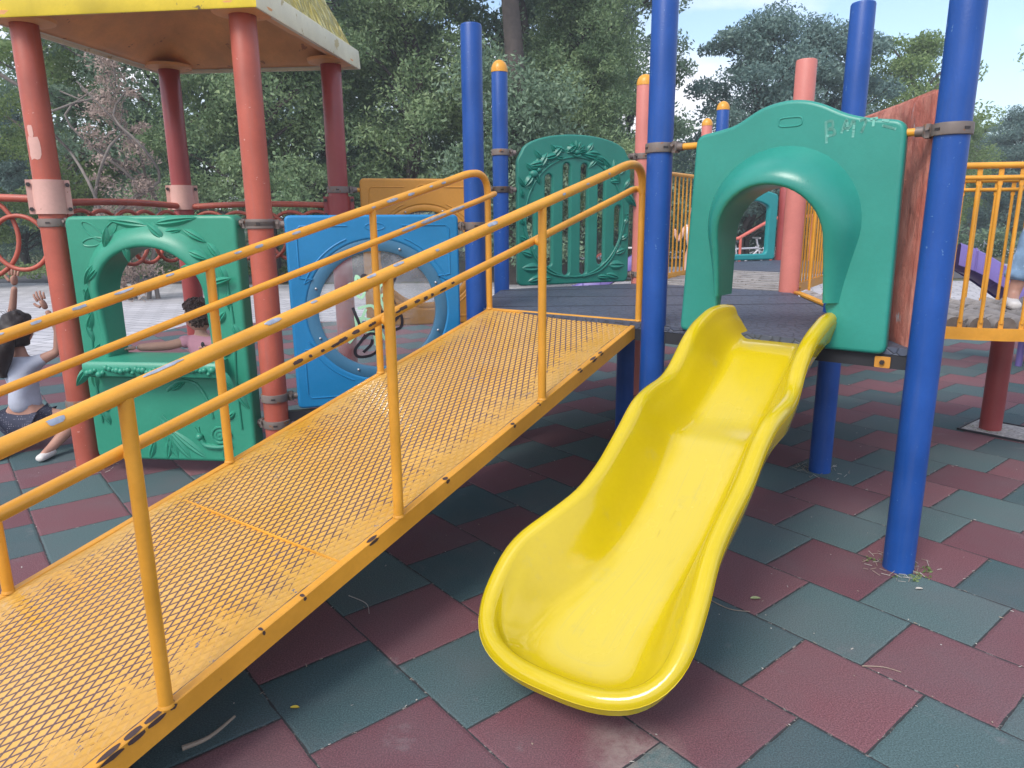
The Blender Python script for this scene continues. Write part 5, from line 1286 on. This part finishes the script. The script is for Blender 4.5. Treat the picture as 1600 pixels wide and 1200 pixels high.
# person in jeans standing on the log bridge, one arm raised, mostly outside the picture
jx, jy = 3.32, 4.40; fz = .90
pj = thing('person', (jx, jy, fz), 'person in light blue jeans and white shoes standing on the log bridge', 'person')
nd = {'pel': ((jx + .05, jy, fz + .86), (.150, .11)), 'wai': ((jx + .06, jy, fz + 1.0), (.125, .09)), 'che': ((jx + .07, jy, fz + 1.2), (.145, .10)), 'sho': ((jx + .07, jy, fz + 1.36), (.12, .075)), 'nec': ((jx + .07, jy, fz + 1.45), .05), 'hed': ((jx + .07, jy, fz + 1.53), .06),
      'shL': ((jx - .10, jy, fz + 1.36), .055), 'elL': ((jx - .285, jy - .03, fz + 1.02), .040), 'foL': ((jx - .295, jy - .05, fz + 1.14), .036), 'wrL': ((jx - .285, jy - .06, fz + 1.275), .027),
      'shR': ((jx + .25, jy, fz + 1.36), .055), 'elR': ((jx + .31, jy, fz + 1.08), .042), 'foR': ((jx + .308, jy - .04, fz + .96), .036), 'wrR': ((jx + .30, jy - .08, fz + .84), .028),
      'hiL': ((jx - .05, jy, fz + .78), .105), 'knL': ((jx - .13, jy, fz + .46), .066), 'anL': ((jx - .21, jy + .02, fz + .085), .036), 'toL': ((jx - .27, jy - .08, fz + .035), .030),
      'hiR': ((jx + .15, jy, fz + .78), .105), 'knR': ((jx + .17, jy, fz + .46), .066), 'anR': ((jx + .18, jy + .02, fz + .085), .036), 'toR': ((jx + .14, jy - .08, fz + .035), .030)}
b = MB(); b.mesh(skinned(nd, lk)); mt = head_mesh(b, (jx + .07, jy, fz + 1.63), (-.6, 1, 0), .112)
hand(b, nd['wrL'][0], (.02, 0, 1), (1, .2, 0), 1.05, 1.15); hand(b, nd['wrR'][0], (0, -.3, -1), (0, 1, 0), 1.0, .4)
b.build('body', M['skin2'], pj, angle=180)
cloth({'pel': ((jx + .05, jy, fz + .88), (.162, .122)), 'hL': ((jx - .05, jy, fz + .78), .115), 'kL': ((jx - .13, jy, fz + .46), .082), 'cL': ((jx - .185, jy + .015, fz + .22), .078), 'aL': ((jx - .20, jy + .02, fz + .17), .076), 'hR': ((jx + .15, jy, fz + .78), .115), 'kR': ((jx + .17, jy, fz + .46), .082), 'aR': ((jx + .18, jy + .02, fz + .17), .074)},
      [('pel', 'hL'), ('hL', 'kL'), ('kL', 'cL'), ('cL', 'aL'), ('pel', 'hR'), ('hR', 'kR'), ('kR', 'aR')], 'jeans', M['denim'], pj, wob=.022)
cloth({'pel': ((jx + .05, jy, fz + .92), (.160, .12)), 'wai': ((jx + .06, jy, fz + 1.02), (.14, .105)), 'che': ((jx + .07, jy, fz + 1.2), (.158, .112)), 'sho': ((jx + .07, jy, fz + 1.37), (.13, .086)), 'shL': ((jx - .08, jy, fz + 1.36), .066), 'slL': ((jx - .15, jy - .01, fz + 1.24), .058), 'shR': ((jx + .25, jy, fz + 1.36), .066), 'slR': ((jx + .28, jy, fz + 1.22), .06)},
      [('pel', 'wai'), ('wai', 'che'), ('che', 'sho'), ('sho', 'shL'), ('shL', 'slL'), ('sho', 'shR'), ('shR', 'slR')], 'shirt', M['white_cloth'], pj, wob=.012)
b = MB(); hair_mass(b, (jx + .07, jy, fz + 1.635), mt, .113, random.Random(6), low=-.6, puff=.12); b.build('hair', M['hair'], pj, angle=180)
for x in (jx - .235, jx + .165):
    q = MB(); q.mesh(skinned({'h': ((x + .02, jy + .03, fz + .052), (.045, .045)), 'm': ((x - .02, jy - .05, fz + .044), (.044, .036)), 't': ((x - .05, jy - .13, fz + .036), (.038, .028))}, [('h', 'm'), ('m', 't')])); q.build('shoe', M['shoe'], pj, angle=180)

# small far figure behind the plank bridge bars
dx_, dy_ = 3.05, 12.0
pd = thing('person', (dx_, dy_, 0), 'small far person in white top behind the yellow bars left of the green arch', 'person')
nd = {'pel': ((dx_, dy_, .85), .13), 'che': ((dx_, dy_, 1.15), (.15, .1)), 'sho': ((dx_, dy_, 1.32), (.12, .08)), 'nec': ((dx_, dy_, 1.42), .05), 'hed': ((dx_ , dy_, 1.50), .06), 'sL': ((dx_ - .17, dy_, 1.32), .05), 'eL': ((dx_ - .28, dy_, 1.10), .04), 'wL': ((dx_ - .36, dy_, 1.30), .03),
      'sR': ((dx_ + .17, dy_, 1.32), .05), 'eR': ((dx_ + .22, dy_, 1.08), .04), 'wR': ((dx_ + .2, dy_ - .05, .9), .03), 'hL': ((dx_ - .1, dy_, .8), .1), 'kL': ((dx_ - .1, dy_, .45), .065), 'aL': ((dx_ - .1, dy_, .05), .045), 'hR': ((dx_ + .1, dy_, .8), .1), 'kR': ((dx_ + .1, dy_, .45), .065), 'aR': ((dx_ + .1, dy_, .05), .045)}
b = MB(); b.mesh(skinned(nd, [('pel', 'che'), ('che', 'sho'), ('sho', 'nec'), ('nec', 'hed'), ('sho', 'sL'), ('sL', 'eL'), ('eL', 'wL'), ('sho', 'sR'), ('sR', 'eR'), ('eR', 'wR'), ('pel', 'hL'), ('hL', 'kL'), ('kL', 'aL'), ('pel', 'hR'), ('hR', 'kR'), ('kR', 'aR')]))
mt = head_mesh(b, (dx_, dy_, 1.58), (-1, 0, 0), .105); b.build('body', M['skin'], pd, angle=180)
cloth({'pel': ((dx_, dy_, .9), .145), 'che': ((dx_, dy_, 1.15), (.165, .115)), 'sho': ((dx_, dy_, 1.33), (.13, .09)), 'sL': ((dx_ - .17, dy_, 1.32), .062), 'sR': ((dx_ + .17, dy_, 1.32), .062)}, [('pel', 'che'), ('che', 'sho'), ('sho', 'sL'), ('sho', 'sR')], 'shirt', M['white_cloth'], pd)
b = MB(); hair_mass(b, (dx_, dy_, 1.585), mt, .107, random.Random(9)); b.build('hair', M['hair'], pd, angle=180)

# ------------------------------------------------------------------ things beyond the play set
def wave_slide(x, y, az, label, L_=1.9):
    d = Vector((math.cos(az), math.sin(az))); s_ = Vector((-d.y, d.x)); t = thing('slide', (x + d.x, y + d.y, 0), label, 'slide', 'purple slides beyond the decks'); b = MB(); P = []
    for i in range(40):
        u = i / 39; s = L_ * u; zf = .95 * (1 - u) ** 1.15 + .06 + .04 * math.sin(u * 2 * PI * 1.6) * (1 - u); row = []
        for w, h in ((-.30, .02), (-.30, .20), (-.27, .22), (-.24, .20), (-.20, .04), (-.1, .0), (.1, .0), (.20, .04), (.24, .20), (.27, .22), (.30, .20), (.30, .02)): row.append((x + d.x * s + s_.x * w, y + d.y * s + s_.y * w, zf + h))
        P.append(row)
    b.grid(P); b.build('chute', M['purple'], t, angle=70)
    for k in range(7):
        q = MB(); i = 3 + k * 5; q.tube([Vector(p) + Vector((0, 0, .003)) for p in P[i]], .010, 6); q.build('rib', M['purple'], t)
    for ww in (-.2, .2):
        q = MB(); q.tube([(x + s_.x * ww + d.x * .9, y + s_.y * ww + d.y * .9, -.02), (x + s_.x * ww + d.x * .9, y + s_.y * ww + d.y * .9, .42)], .03, 12); q.build('leg', M['purple'], t)
wave_slide(4.15, 6.9, R_(-8), 'purple wave slide beyond the log bridge'); wave_slide(2.15, 9.9, R_(165), 'purple ribbed slide beyond the slotted panel and bars')
# red railing in the distance, seen through the arch
t = thing('railing', (4.9, 15, 0), 'faded red sloping handrail far behind, seen through the green arch', 'railing')
b = MB(); b.tube([(3.6, 15, 1.05), (4.7, 15, 1.05), (5.4, 15, 1.45), (6.3, 15, 1.5)], .035, 10); b.build('pipe', M['red_fence'], t)
for x, h in ((3.7, 1.05), (4.75, 1.08), (5.4, 1.45), (6.2, 1.5)): b = MB(); b.tube([(x, 15, -.02), (x, 15, h)], .028, 10); b.build('upright', M['red_fence'], t)
# white and red cargo bike shaped ride far behind the slotted panel
def bike(x, y, label, m1, m2, h=1.0):
    t = thing('bicycle', (x, y, 0), label, 'bicycle', 'bicycles in the distance')
    for k, dx in enumerate((-.5, .5)):
        q = MB(); q.tube([(x + dx + .33 * math.cos(2 * PI * j / 24), y, .34 + .33 * math.sin(2 * PI * j / 24)) for j in range(24)], .028, 8, closed=True)
        for j in range(6): q.tube([(x + dx, y, .34), (x + dx + .32 * math.cos(PI * j / 3), y, .34 + .32 * math.sin(PI * j / 3))], .006, 5)
        q.build('wheel', m1, t)
    q = MB()
    for a, c in (((-.5, .34), (-.15, .78)), ((-.15, .78), (.35, .80)), ((.5, .34), (.35, .80)), ((.35, .80), (.30, 1.0)), ((-.1, .34), (-.15, .78)), ((-.1, .34), (.35, .75)), ((-.1, .34), (-.5, .34)), ((-.15, .78), (-.18, .90))): q.tube([(x + a[0], y, a[1]), (x + c[0], y, c[1])], .022, 8)
    q.tube([(x + .30, y - .25, 1.02), (x + .30, y + .25, 1.02)], .018, 8); q.build('frame', m2, t)
    q = MB(); q.ball((x - .18, y, .93), .10, 10, 6, sc=(1.2, .6, .35)); q.build('saddle', M['dark_thing'], t)
bike(2.75, 17.2, 'red and white bicycle far behind the slots of the green panel', M['red_fence'], M['white_paint']); bike(5.25, 16.4, 'grey bicycle far behind, seen through the green arch', M['dark_thing'], M['chrome'])
# lamp post
def lamp(x, y, h, label):
    t = thing('lamp_post', (x, y, 0), label, 'lamp post', 'thin lamp posts in the park'); b = MB(); b.lathe((x, y, 0), [(.09, -.03), (.08, .4), (.045, .5), (.04, h)], 12); b.build('pole', M['dark_thing'], t)
    b = MB(); b.lathe((x, y, h), [(.05, 0), (.12, .05), (.14, .32), (.17, .34), (.05, .45), (.01, .5)], 14); b.build('lantern', M['dark_thing'], t)
lamp(3.5, 22.0, 4.1, 'thin dark lamp post rising right of the slotted green panel'); lamp(-7.1, 22.0, 3.0, 'thin dark lamp post between the two front roof posts')

# ------------------------------------------------------------------ vegetation
class Leaves:
    """leaf-sized faces gathered in clumps through a crown's volume"""
    def __init__(s, seed): s.rg = np.random.default_rng(seed); s.V = []; 
    def clump(s, c, rad, n, size, flat=.7, droop=.0):
        g = s.rg; p = g.normal(0, 1, (n, 3)); p /= np.linalg.norm(p, axis=1)[:, None]; p *= (g.random((n, 1)) ** .45) * np.array([[rad, rad, rad * flat]])
        p[:, 2] -= droop * np.hypot(p[:, 0], p[:, 1]); p += np.array(c)[None]
        nn = g.normal(0, 1, (n, 3)); nn[:, 2] += .5; nn /= np.linalg.norm(nn, axis=1)[:, None]
        t = np.cross(nn, g.normal(0, 1, (n, 3))); t /= np.linalg.norm(t, axis=1)[:, None]; w = np.cross(nn, t)
        sz = size * (0.6 + .8 * g.random((n, 1)))
        a = p - t * sz; b_ = p + w * sz * .42; c_ = p + t * sz; d_ = p - w * sz * .42
        s.V.append(np.stack([a, b_, c_, d_], 1).reshape(-1, 3))
    def build(s, name, mat, parent, base=(0, 0, 0)):
        V = np.concatenate(s.V); n = len(V) // 4; me = bpy.data.meshes.new(name)
        me.vertices.add(len(V)); me.vertices.foreach_set('co', V.astype(np.float32).ravel())
        me.loops.add(4 * n); me.loops.foreach_set('vertex_index', np.arange(4 * n, dtype=np.int32))
        me.polygons.add(n); me.polygons.foreach_set('loop_start', np.arange(0, 4 * n, 4, dtype=np.int32)); me.polygons.foreach_set('loop_total', np.full(n, 4, dtype=np.int32))
        me.materials.append(mat); me.update(calc_edges=True)
        o = bpy.data.objects.new(name, me); COL.objects.link(o)
        if parent: o.parent = parent
        return o
def tree_proto(seed, h, rad, z0, nclump, nleaf, size, leaf_m, bark_m, label, shape='round', trunk_r=.16, droop=.2, clr=(.45, .95), name='tree', trunks=1):
    rg = random.Random(seed); t = thing(name, (0, 0, 0), label, 'tree')
    lv = Leaves(seed); tb = MB()
    for tk in range(trunks):
        ox, oy = (rg.uniform(-.5, .5), rg.uniform(-.3, .3)) if trunks > 1 else (0, 0)
        top = h * .86; pts = [(ox, oy, -.1)] + [(ox + rg.uniform(-.12, .12) * k, oy + rg.uniform(-.12, .12) * k, top * k / 7) for k in range(1, 8)]
        sp = spline(pts, 3); tb.tube(sp, trunk_r, 10, rr=[trunk_r * (1.15 if i == 0 else 1) * (1 - .85 * i / (len(sp) - 1)) + .01 for i in range(len(sp))])
    for k in range(nclump):
        f = (k + rg.random()) / nclump; z = z0 + (h - z0) * f
        if shape == 'round': env = rad * (math.sin(PI * min(1, .12 + .88 * f * .96)) ** .6)
        elif shape == 'cone': env = rad * (1 - f) ** .75 + .25
        elif shape == 'column': env = rad * (.75 + .25 * math.sin(PI * f)) * (1 - f ** 6 * .6)
        else: env = rad * (.5 + .5 * f)
        a = rg.uniform(0, 2 * PI); q = math.sqrt(rg.random()) * env * rg.uniform(.75, 1.12)
        c = (q * math.cos(a), q * math.sin(a), z + rg.uniform(-.3, .3)); cr = rg.uniform(*clr)
        lv.clump(c, cr, int(nleaf * rg.uniform(.6, 1.3)), size, rg.uniform(.45, .8), droop)
        if k % 3 == 0:
            zt = max(z0 * .7, z - q * .5 - .3); mid = Vector((c[0] * .5, c[1] * .5, (zt + c[2]) / 2 + .15)); tb.tube([(pts[0][0] * .2, pts[0][1] * .2, zt), mid, Vector(c) * .96 + Vector((0, 0, c[2] * .04))], .04, 6, rr=[trunk_r * .35, trunk_r * .22, .012])
    lv.build('crown', leaf_m, t); tb.build('trunk', bark_m, t, base=(0, 0, 0))
    return t
used = {}
def place(proto, px, Y, label, rot=0, s=1.0, sz=None, group='trees round the play area'):
    """px: where along the view the tree stands (metres to the side = (px-800)/1112*Y)"""
    if proto.name in used: t = copy_tree(proto)
    else: t = proto; used[proto.name] = 1
    t.location = ((px - 800) / 1112.0 * Y, Y, -.02); t.rotation_euler = (0, 0, rot); t.scale = (s, s, sz or s); tag(t, label, 'tree', group); return t
A_ = tree_proto(1, 11.0, 3.0, 1.6, 150, 520, .060, M['leaf_dark'], M['bark'], 'x')
B_ = tree_proto(2, 10.5, 2.9, 1.9, 150, 520, .055, M['leaf_mid'], M['bark'], 'x', 'cone', droop=.45)
C_ = tree_proto(3, 7.6, 2.4, 1.1, 120, 460, .064, M['leaf_blue'], M['bark'], 'x', 'round', trunks=3, trunk_r=.1)
D_ = tree_proto(4, 7.0, 2.4, 1.6, 90, 380, .062, M['leaf_light'], M['bark_pale'], 'x', 'round', clr=(.35, .8))
E_ = tree_proto(5, 4.6, .56, .25, 80, 85, .036, M['leaf_dry'], M['bark_pale'], 'x', 'column', trunk_r=.035, clr=(.16, .34), name='dry_tree', trunks=6)
place(A_, 300, 20, 'big dark tree behind the two front roof posts', .3, 1.05)
place(A_, 520, 24, 'dark tree filling the gap between the roof and the blue posts', 2.1, 1.2)
place(B_, 655, 19, 'grey green drooping tree left of the flat topped blue post', .7, 1.0)
place(A_, 815, 22, 'tall tree with a thick brown trunk behind the two left blue posts', 4.0, 1.25)
place(B_, 905, 18.5, 'yellowish green feathery tree above the slotted green panel', 2.6, .78)
place(A_, 925, 23, 'dense dark tree behind the tall centre blue post', 5.2, 1.0)
place(C_, 1165, 24, 'dark blue green bushy tree above the left half of the green arch', .4, .98)
place(C_, 1262, 25, 'dark blue green bushy tree above the right half of the green arch', 2.4, .98)
place(B_, 430, 17.5, 'dark drooping tree right of the dry tree, under the roof', 4.4, .95)
place(D_, 130, 21, 'light green tree with sky showing through it, left under the roof', 1.0, 1.0)
place(D_, -40, 17, 'light yellow green tree at the left edge behind the ring climber', 3.0, .72)
place(C_, 60, 25, 'dark bushy tree low at the left edge', 1.4, .75)
place(D_, 1392, 27, 'pale green tree above the weathered red panel', 2.2, 1.08)
place(D_, 1455, 33, 'far low pale tree with bare twigs right of the red panel', 4.1, .82)
place(C_, 1560, 34, 'far round green tree behind the yellow bridge rail', 3.1, .78)
place(D_, 1500, 38, 'far pale green tree between the blue post and the bridge rail', .6, .85)
place(C_, 1680, 30, 'dark tree at the right edge behind the bridge rail', 1.1, .80)
place(E_, 218, 14.0, 'dry pinkish brown tree with many thin stems behind the carved green panel', 0, 1.0)
place(D_, 1760, 17, 'leafy tree reaching in from the right edge high above the bridge rail', .9, 1.05)
# thick bare trunk high up behind the blue posts and leaning pale limbs at the upper left
t = thing('tree', (.1, 17.0, 0), 'tall bare brown trunk standing between the drooping trees at top centre', 'tree', 'trees round the play area')
b = MB(); sp = spline([(.1, 17, -.1), (.05, 17.05, 2.2), (.12, 17, 4.6), (-.02, 17, 7.0), (0, 17.1, 10.5)], 6); b.tube(sp, .2, 14, rr=[.30 - .16 * i / (len(sp) - 1) for i in range(len(sp))]); b.build('trunk', M['bark'], t, base=(.1, 17, 0))
lv = Leaves(77)
for k in range(110):
    a = rnd.uniform(0, 6.28); z = rnd.uniform(6.8, 10.8); q = rnd.uniform(.2, 2.4)
    if k % 2: z = rnd.uniform(.8, 4.9); q = rnd.uniform(.3, 1.5); a = rnd.uniform(3.4, 6.0)
    lv.clump((q * math.cos(a), q * math.sin(a), z), rnd.uniform(.4, .8), 300, .055, .6, .3)
lv.build('crown', M['leaf_dark'], t)
t = thing('tree', (-13.2, 15.5, 0), 'tree with pale leaning limbs crossing the sky at the upper left', 'tree', 'trees round the play area')
b = MB()
for pts, r0, r1 in (([(-13.6, 15.5, 7.2), (-11.8, 15.4, 5.4), (-10.4, 15.3, 4.5), (-9.2, 15.2, 3.8)], .07, .03), ([(-12.4, 15.5, 8.4), (-10.2, 15.4, 6.0), (-9.0, 15.3, 5.1), (-8.2, 15.2, 4.7)], .07, .03), ([(-13.2, 15.5, -.1), (-13.3, 15.5, 3.0), (-13.6, 15.5, 7.2), (-12.4, 15.5, 8.4)], .22, .10), ([(-11.8, 15.4, 5.4), (-11.0, 15.3, 4.3), (-10.6, 15.2, 3.0)], .05, .02)):
    sp = spline(pts, 5); b.tube(sp, r0, 10, rr=[r0 + (r1 - r0) * i / (len(sp) - 1) for i in range(len(sp))])
b.build('trunk', M['bark_pale'], t, base=(-13.2, 15.5, 0))
lv = Leaves(78)
for k in range(46):
    u = rnd.random(); c = (rnd.uniform(-2.0, 5.2), rnd.uniform(-1, 1), rnd.uniform(4.6, 8.6) - .25 * 0); lv.clump(c, rnd.uniform(.3, .7), 90, .08, .6, .2)
lv.build('crown', M['leaf_light'], t)
# far wood behind everything
lv = Leaves(90); rg = random.Random(90)
for k in range(620):
    x = rg.uniform(-40, 9); z = rg.uniform(0.2, 5 if x < -17 else (9.5 if x < 5 else 5)); lv.clump((x, 36 + rg.uniform(-2, 2), z), rg.uniform(.8, 1.7), 170, .17, .8, .2)
for k in range(420):
    x = rg.uniform(8, 46); z = rg.uniform(.2, 4.8 + 1.0 * math.sin(x * .5)); lv.clump((x, 46 + rg.uniform(-2, 2), z), rg.uniform(.8, 1.5), 150, .18, .8, .2)
o = lv.build('far_wood', M['leaf_back'], None); tag(o, 'far dark wood closing the view behind the park trees', 'wood', kind='stuff')
# hedge
lv = Leaves(91)
for k in range(420): lv.clump((rg.uniform(-24, 22), 26.5 + rg.uniform(-.5, .5), rg.uniform(.05, .95)), rg.uniform(.3, .5), 100, .07, .8)
o = lv.build('hedge', M['leaf_dark'], None); tag(o, 'low dark hedge running along the far edge of the plaza', 'hedge')
# low plants and grass bank at the left
lv = Leaves(92)
for k in range(260): lv.clump((rg.uniform(-22, -5), rg.uniform(19.5, 24), rg.uniform(.0, .12)), rg.uniform(.2, .6), 40, .05, .3)
o = lv.build('grass_bank', M['leaf_light'], None); tag(o, 'patchy grass at the far left edge of the plaza', 'grass', kind='stuff')

# ------------------------------------------------------------------ small things on the ground
b = MB(); rg = random.Random(21); au = -0.8864690990664775
def tile_xy(u, v): u0, v0 = -2.2515302673885795, 4.598499065487564; a_, c_ = (u + u0) * .4, (v + v0) * .4; return (math.cos(au) * a_ - math.sin(au) * c_, math.sin(au) * a_ + math.cos(au) * c_)
def bit(x, y, ln, w, ang, m, z=.0015):
    ca, sa = math.cos(ang), math.sin(ang); n = 7; V = []
    for k in range(n):
        t = 2 * PI * k / n; u, v_ = ln / 2 * math.cos(t) * rg.uniform(.75, 1.1), w / 2 * math.sin(t) * rg.uniform(.7, 1.2); V.append((x + u * ca - v_ * sa, y + u * sa + v_ * ca, z + rg.uniform(0, .002)))
    b.add(V, [tuple(range(n))], m)
for k in range(1300):
    j = rg.randint(-14, 16)
    if rg.random() < .5: u, v = rg.uniform(-14, 8), j + rg.gauss(0, .012)
    else: i = rg.randint(-14, 8); v = j + rg.random(); u = i + .5 * (j % 2) + .5 + rg.gauss(0, .012)
    x, y = tile_xy(u, v)
    if y > 9 or y < .3 or abs(x) > 6: continue
    bit(x, y, rg.choice((.006, .008, .010, .014, .022)), rg.uniform(.003, .006), au + rg.choice((0, PI / 2)) + rg.uniform(-.4, .4), 0 if rg.random() < .6 else 1)
for k in range(420):
    x, y = rg.uniform(-4, 4), rg.uniform(.8, 8); bit(x, y, rg.choice((.006, .008, .012, .018)), rg.uniform(.003, .007), rg.uniform(0, 3), 0 if rg.random() < .65 else 1)
o = b.build('seam_litter', [M['bit_white'], M['bit_tan']], smooth=False); tag(o, 'scattered pale crumbs and bits lying along the tile seams', 'litter', kind='stuff')
def twig(pts, r, mat, label, name='twig', cat='twig'):
    b = MB(); sp = spline(pts, 5); b.tube(sp, r, 7, rr=[r * (1 - .5 * i / (len(sp) - 1)) for i in range(len(sp))]); o = b.build(name, mat, base=pts[0]); tag(o, label, cat, 'twigs on the rubber floor')
TW = {'a': ((-.949, 1.745), (-.89, 1.79), (-.849, 1.878)), 'b': ((.77, 2.539), (.829, 2.467), (.901, 2.448)), 'c': ((1.164, 2.105), (1.231, 2.098), (1.276, 2.07)), 'd': ((-.661, 2.59), (-.58, 2.53), (-.553, 2.455))}
twig([(*p, .006) for p in TW['a']], .008, M['bit_tan'], 'crooked thick grey twig on the floor under the lower end of the ramp'); twig([(*p, .004) for p in TW['b']], .0022, M['bit_tan'], 'long thin pale stalk on a green tile right of the slide')
twig([(*p, .004) for p in TW['c']], .002, M['bit_tan'], 'thin pale stalk on the red tiles in front of the thick blue post'); twig([(*p, .004) for p in TW['d']], .002, M['bit_white'], 'thin bent stalk in the shade beneath the ramp')
def leaf_thing(x, y, ln, mat, label):
    b = MB(); rows = []
    for i in range(7):
        t = i / 6; w = ln * .30 * math.sin(PI * t) ** .8; rows.append([(x + ln * (t - .5), y - w, .004 + .004 * math.sin(3 * t)), (x + ln * (t - .5), y, .002), (x + ln * (t - .5), y + w, .006)])
    b.grid(rows); tag(b.build('fallen_leaf', mat, base=(x, y, 0)), label, 'leaf', 'fallen leaves')
leaf_thing(.954, 2.546, .040, M['bit_green'], 'pale green fallen leaf on the red tile right of the slide'); leaf_thing(-.679, 1.919, .028, M['bit_leaf'], 'small bright yellow leaf on the green tile beside the ramp')
leaf_thing(1.637, 2.61, .03, M['bit_white'], 'white fallen petal on the green tile in front of the thick blue post')
# grass tufts at post feet
lv = Leaves(95)
for p, n in ((P_R, 1.0), ((3.366, 4.81), .6)):
    for k in range(26): a = rg.uniform(0, 6.28); q = rg.uniform(.07, .13); lv.clump((p[0] + q * math.cos(a), p[1] + q * math.sin(a), .004), .014, int(6 * n), .008, .4)
for o, nm, mt_ in ((lv, 'weeds', M['leaf_light']),):
    q = o.build(nm, mt_, None); tag(q, 'tiny weeds round the feet of the posts', 'weeds', kind='stuff')
b = MB()
for p in (P_R, P_1, P_RR, (3.366, 4.81)):
    for k in range(46):
        a = rg.uniform(0, 6.28); q = rg.uniform(.065, .16) ; x, y = p[0] + q * math.cos(a), p[1] + q * math.sin(a); l_ = rg.uniform(.012, .04); an = rg.uniform(0, 6.28)
        b.tube([(x, y, .003), (x + l_ * math.cos(an), y + l_ * math.sin(an), .006 + rg.uniform(0, .012))], .0011, 4, m=rg.choice((0, 1)))
o = b.build('dry_straw', [M['bit_white'], M['bit_tan']]); tag(o, 'dry straw and crumbs gathered at the feet of the posts', 'straw', kind='stuff')
# gravel opening round the dark red post
t = thing('gravel_opening', (3.40, 4.80, 0), 'square opening in the rubber floor with pale gravel and a black edge', 'opening')
ca, sa = math.cos(au), math.sin(au); b = MB()
b.box((3.42, 4.78, .003), (.40, .40, .006), (ca, sa)); b.build('gravel', M['gravel'], t, smooth=False)
b = MB()
for k in range(4):
    a = au + PI / 2 * k; b.box((3.42 + .20 * math.cos(a), 4.78 + .20 * math.sin(a), .008), (.012, .41, .014), (math.cos(a), math.sin(a)))
b.build('rim', M['dark_steel'], t, smooth=False)

# ------------------------------------------------------------------ the hazy air
b = MB(); b.box((0, 100, 6.5), (304, 324, 15.3)); hz = b.build('haze', None, smooth=False); hz.data.materials.clear()
m = bpy.data.materials.new('hazy_air'); m.use_nodes = True; nt = m.node_tree; nt.nodes.clear()
o_ = N(nt, "ShaderNodeOutputMaterial"); pv = N(nt, "ShaderNodeVolumePrincipled"); pv.inputs['Color'].default_value = (0.80, 0.87, 0.95, 1); pv.inputs['Density'].default_value = 0.0032; pv.inputs['Anisotropy'].default_value = 0.2
nt.links.new(pv.outputs[0], o_.inputs['Volume']); hz.data.materials.append(m); tag(hz, 'thin pale haze filling the park', 'haze', kind='stuff')
sc.cycles.volume_bounces = 0
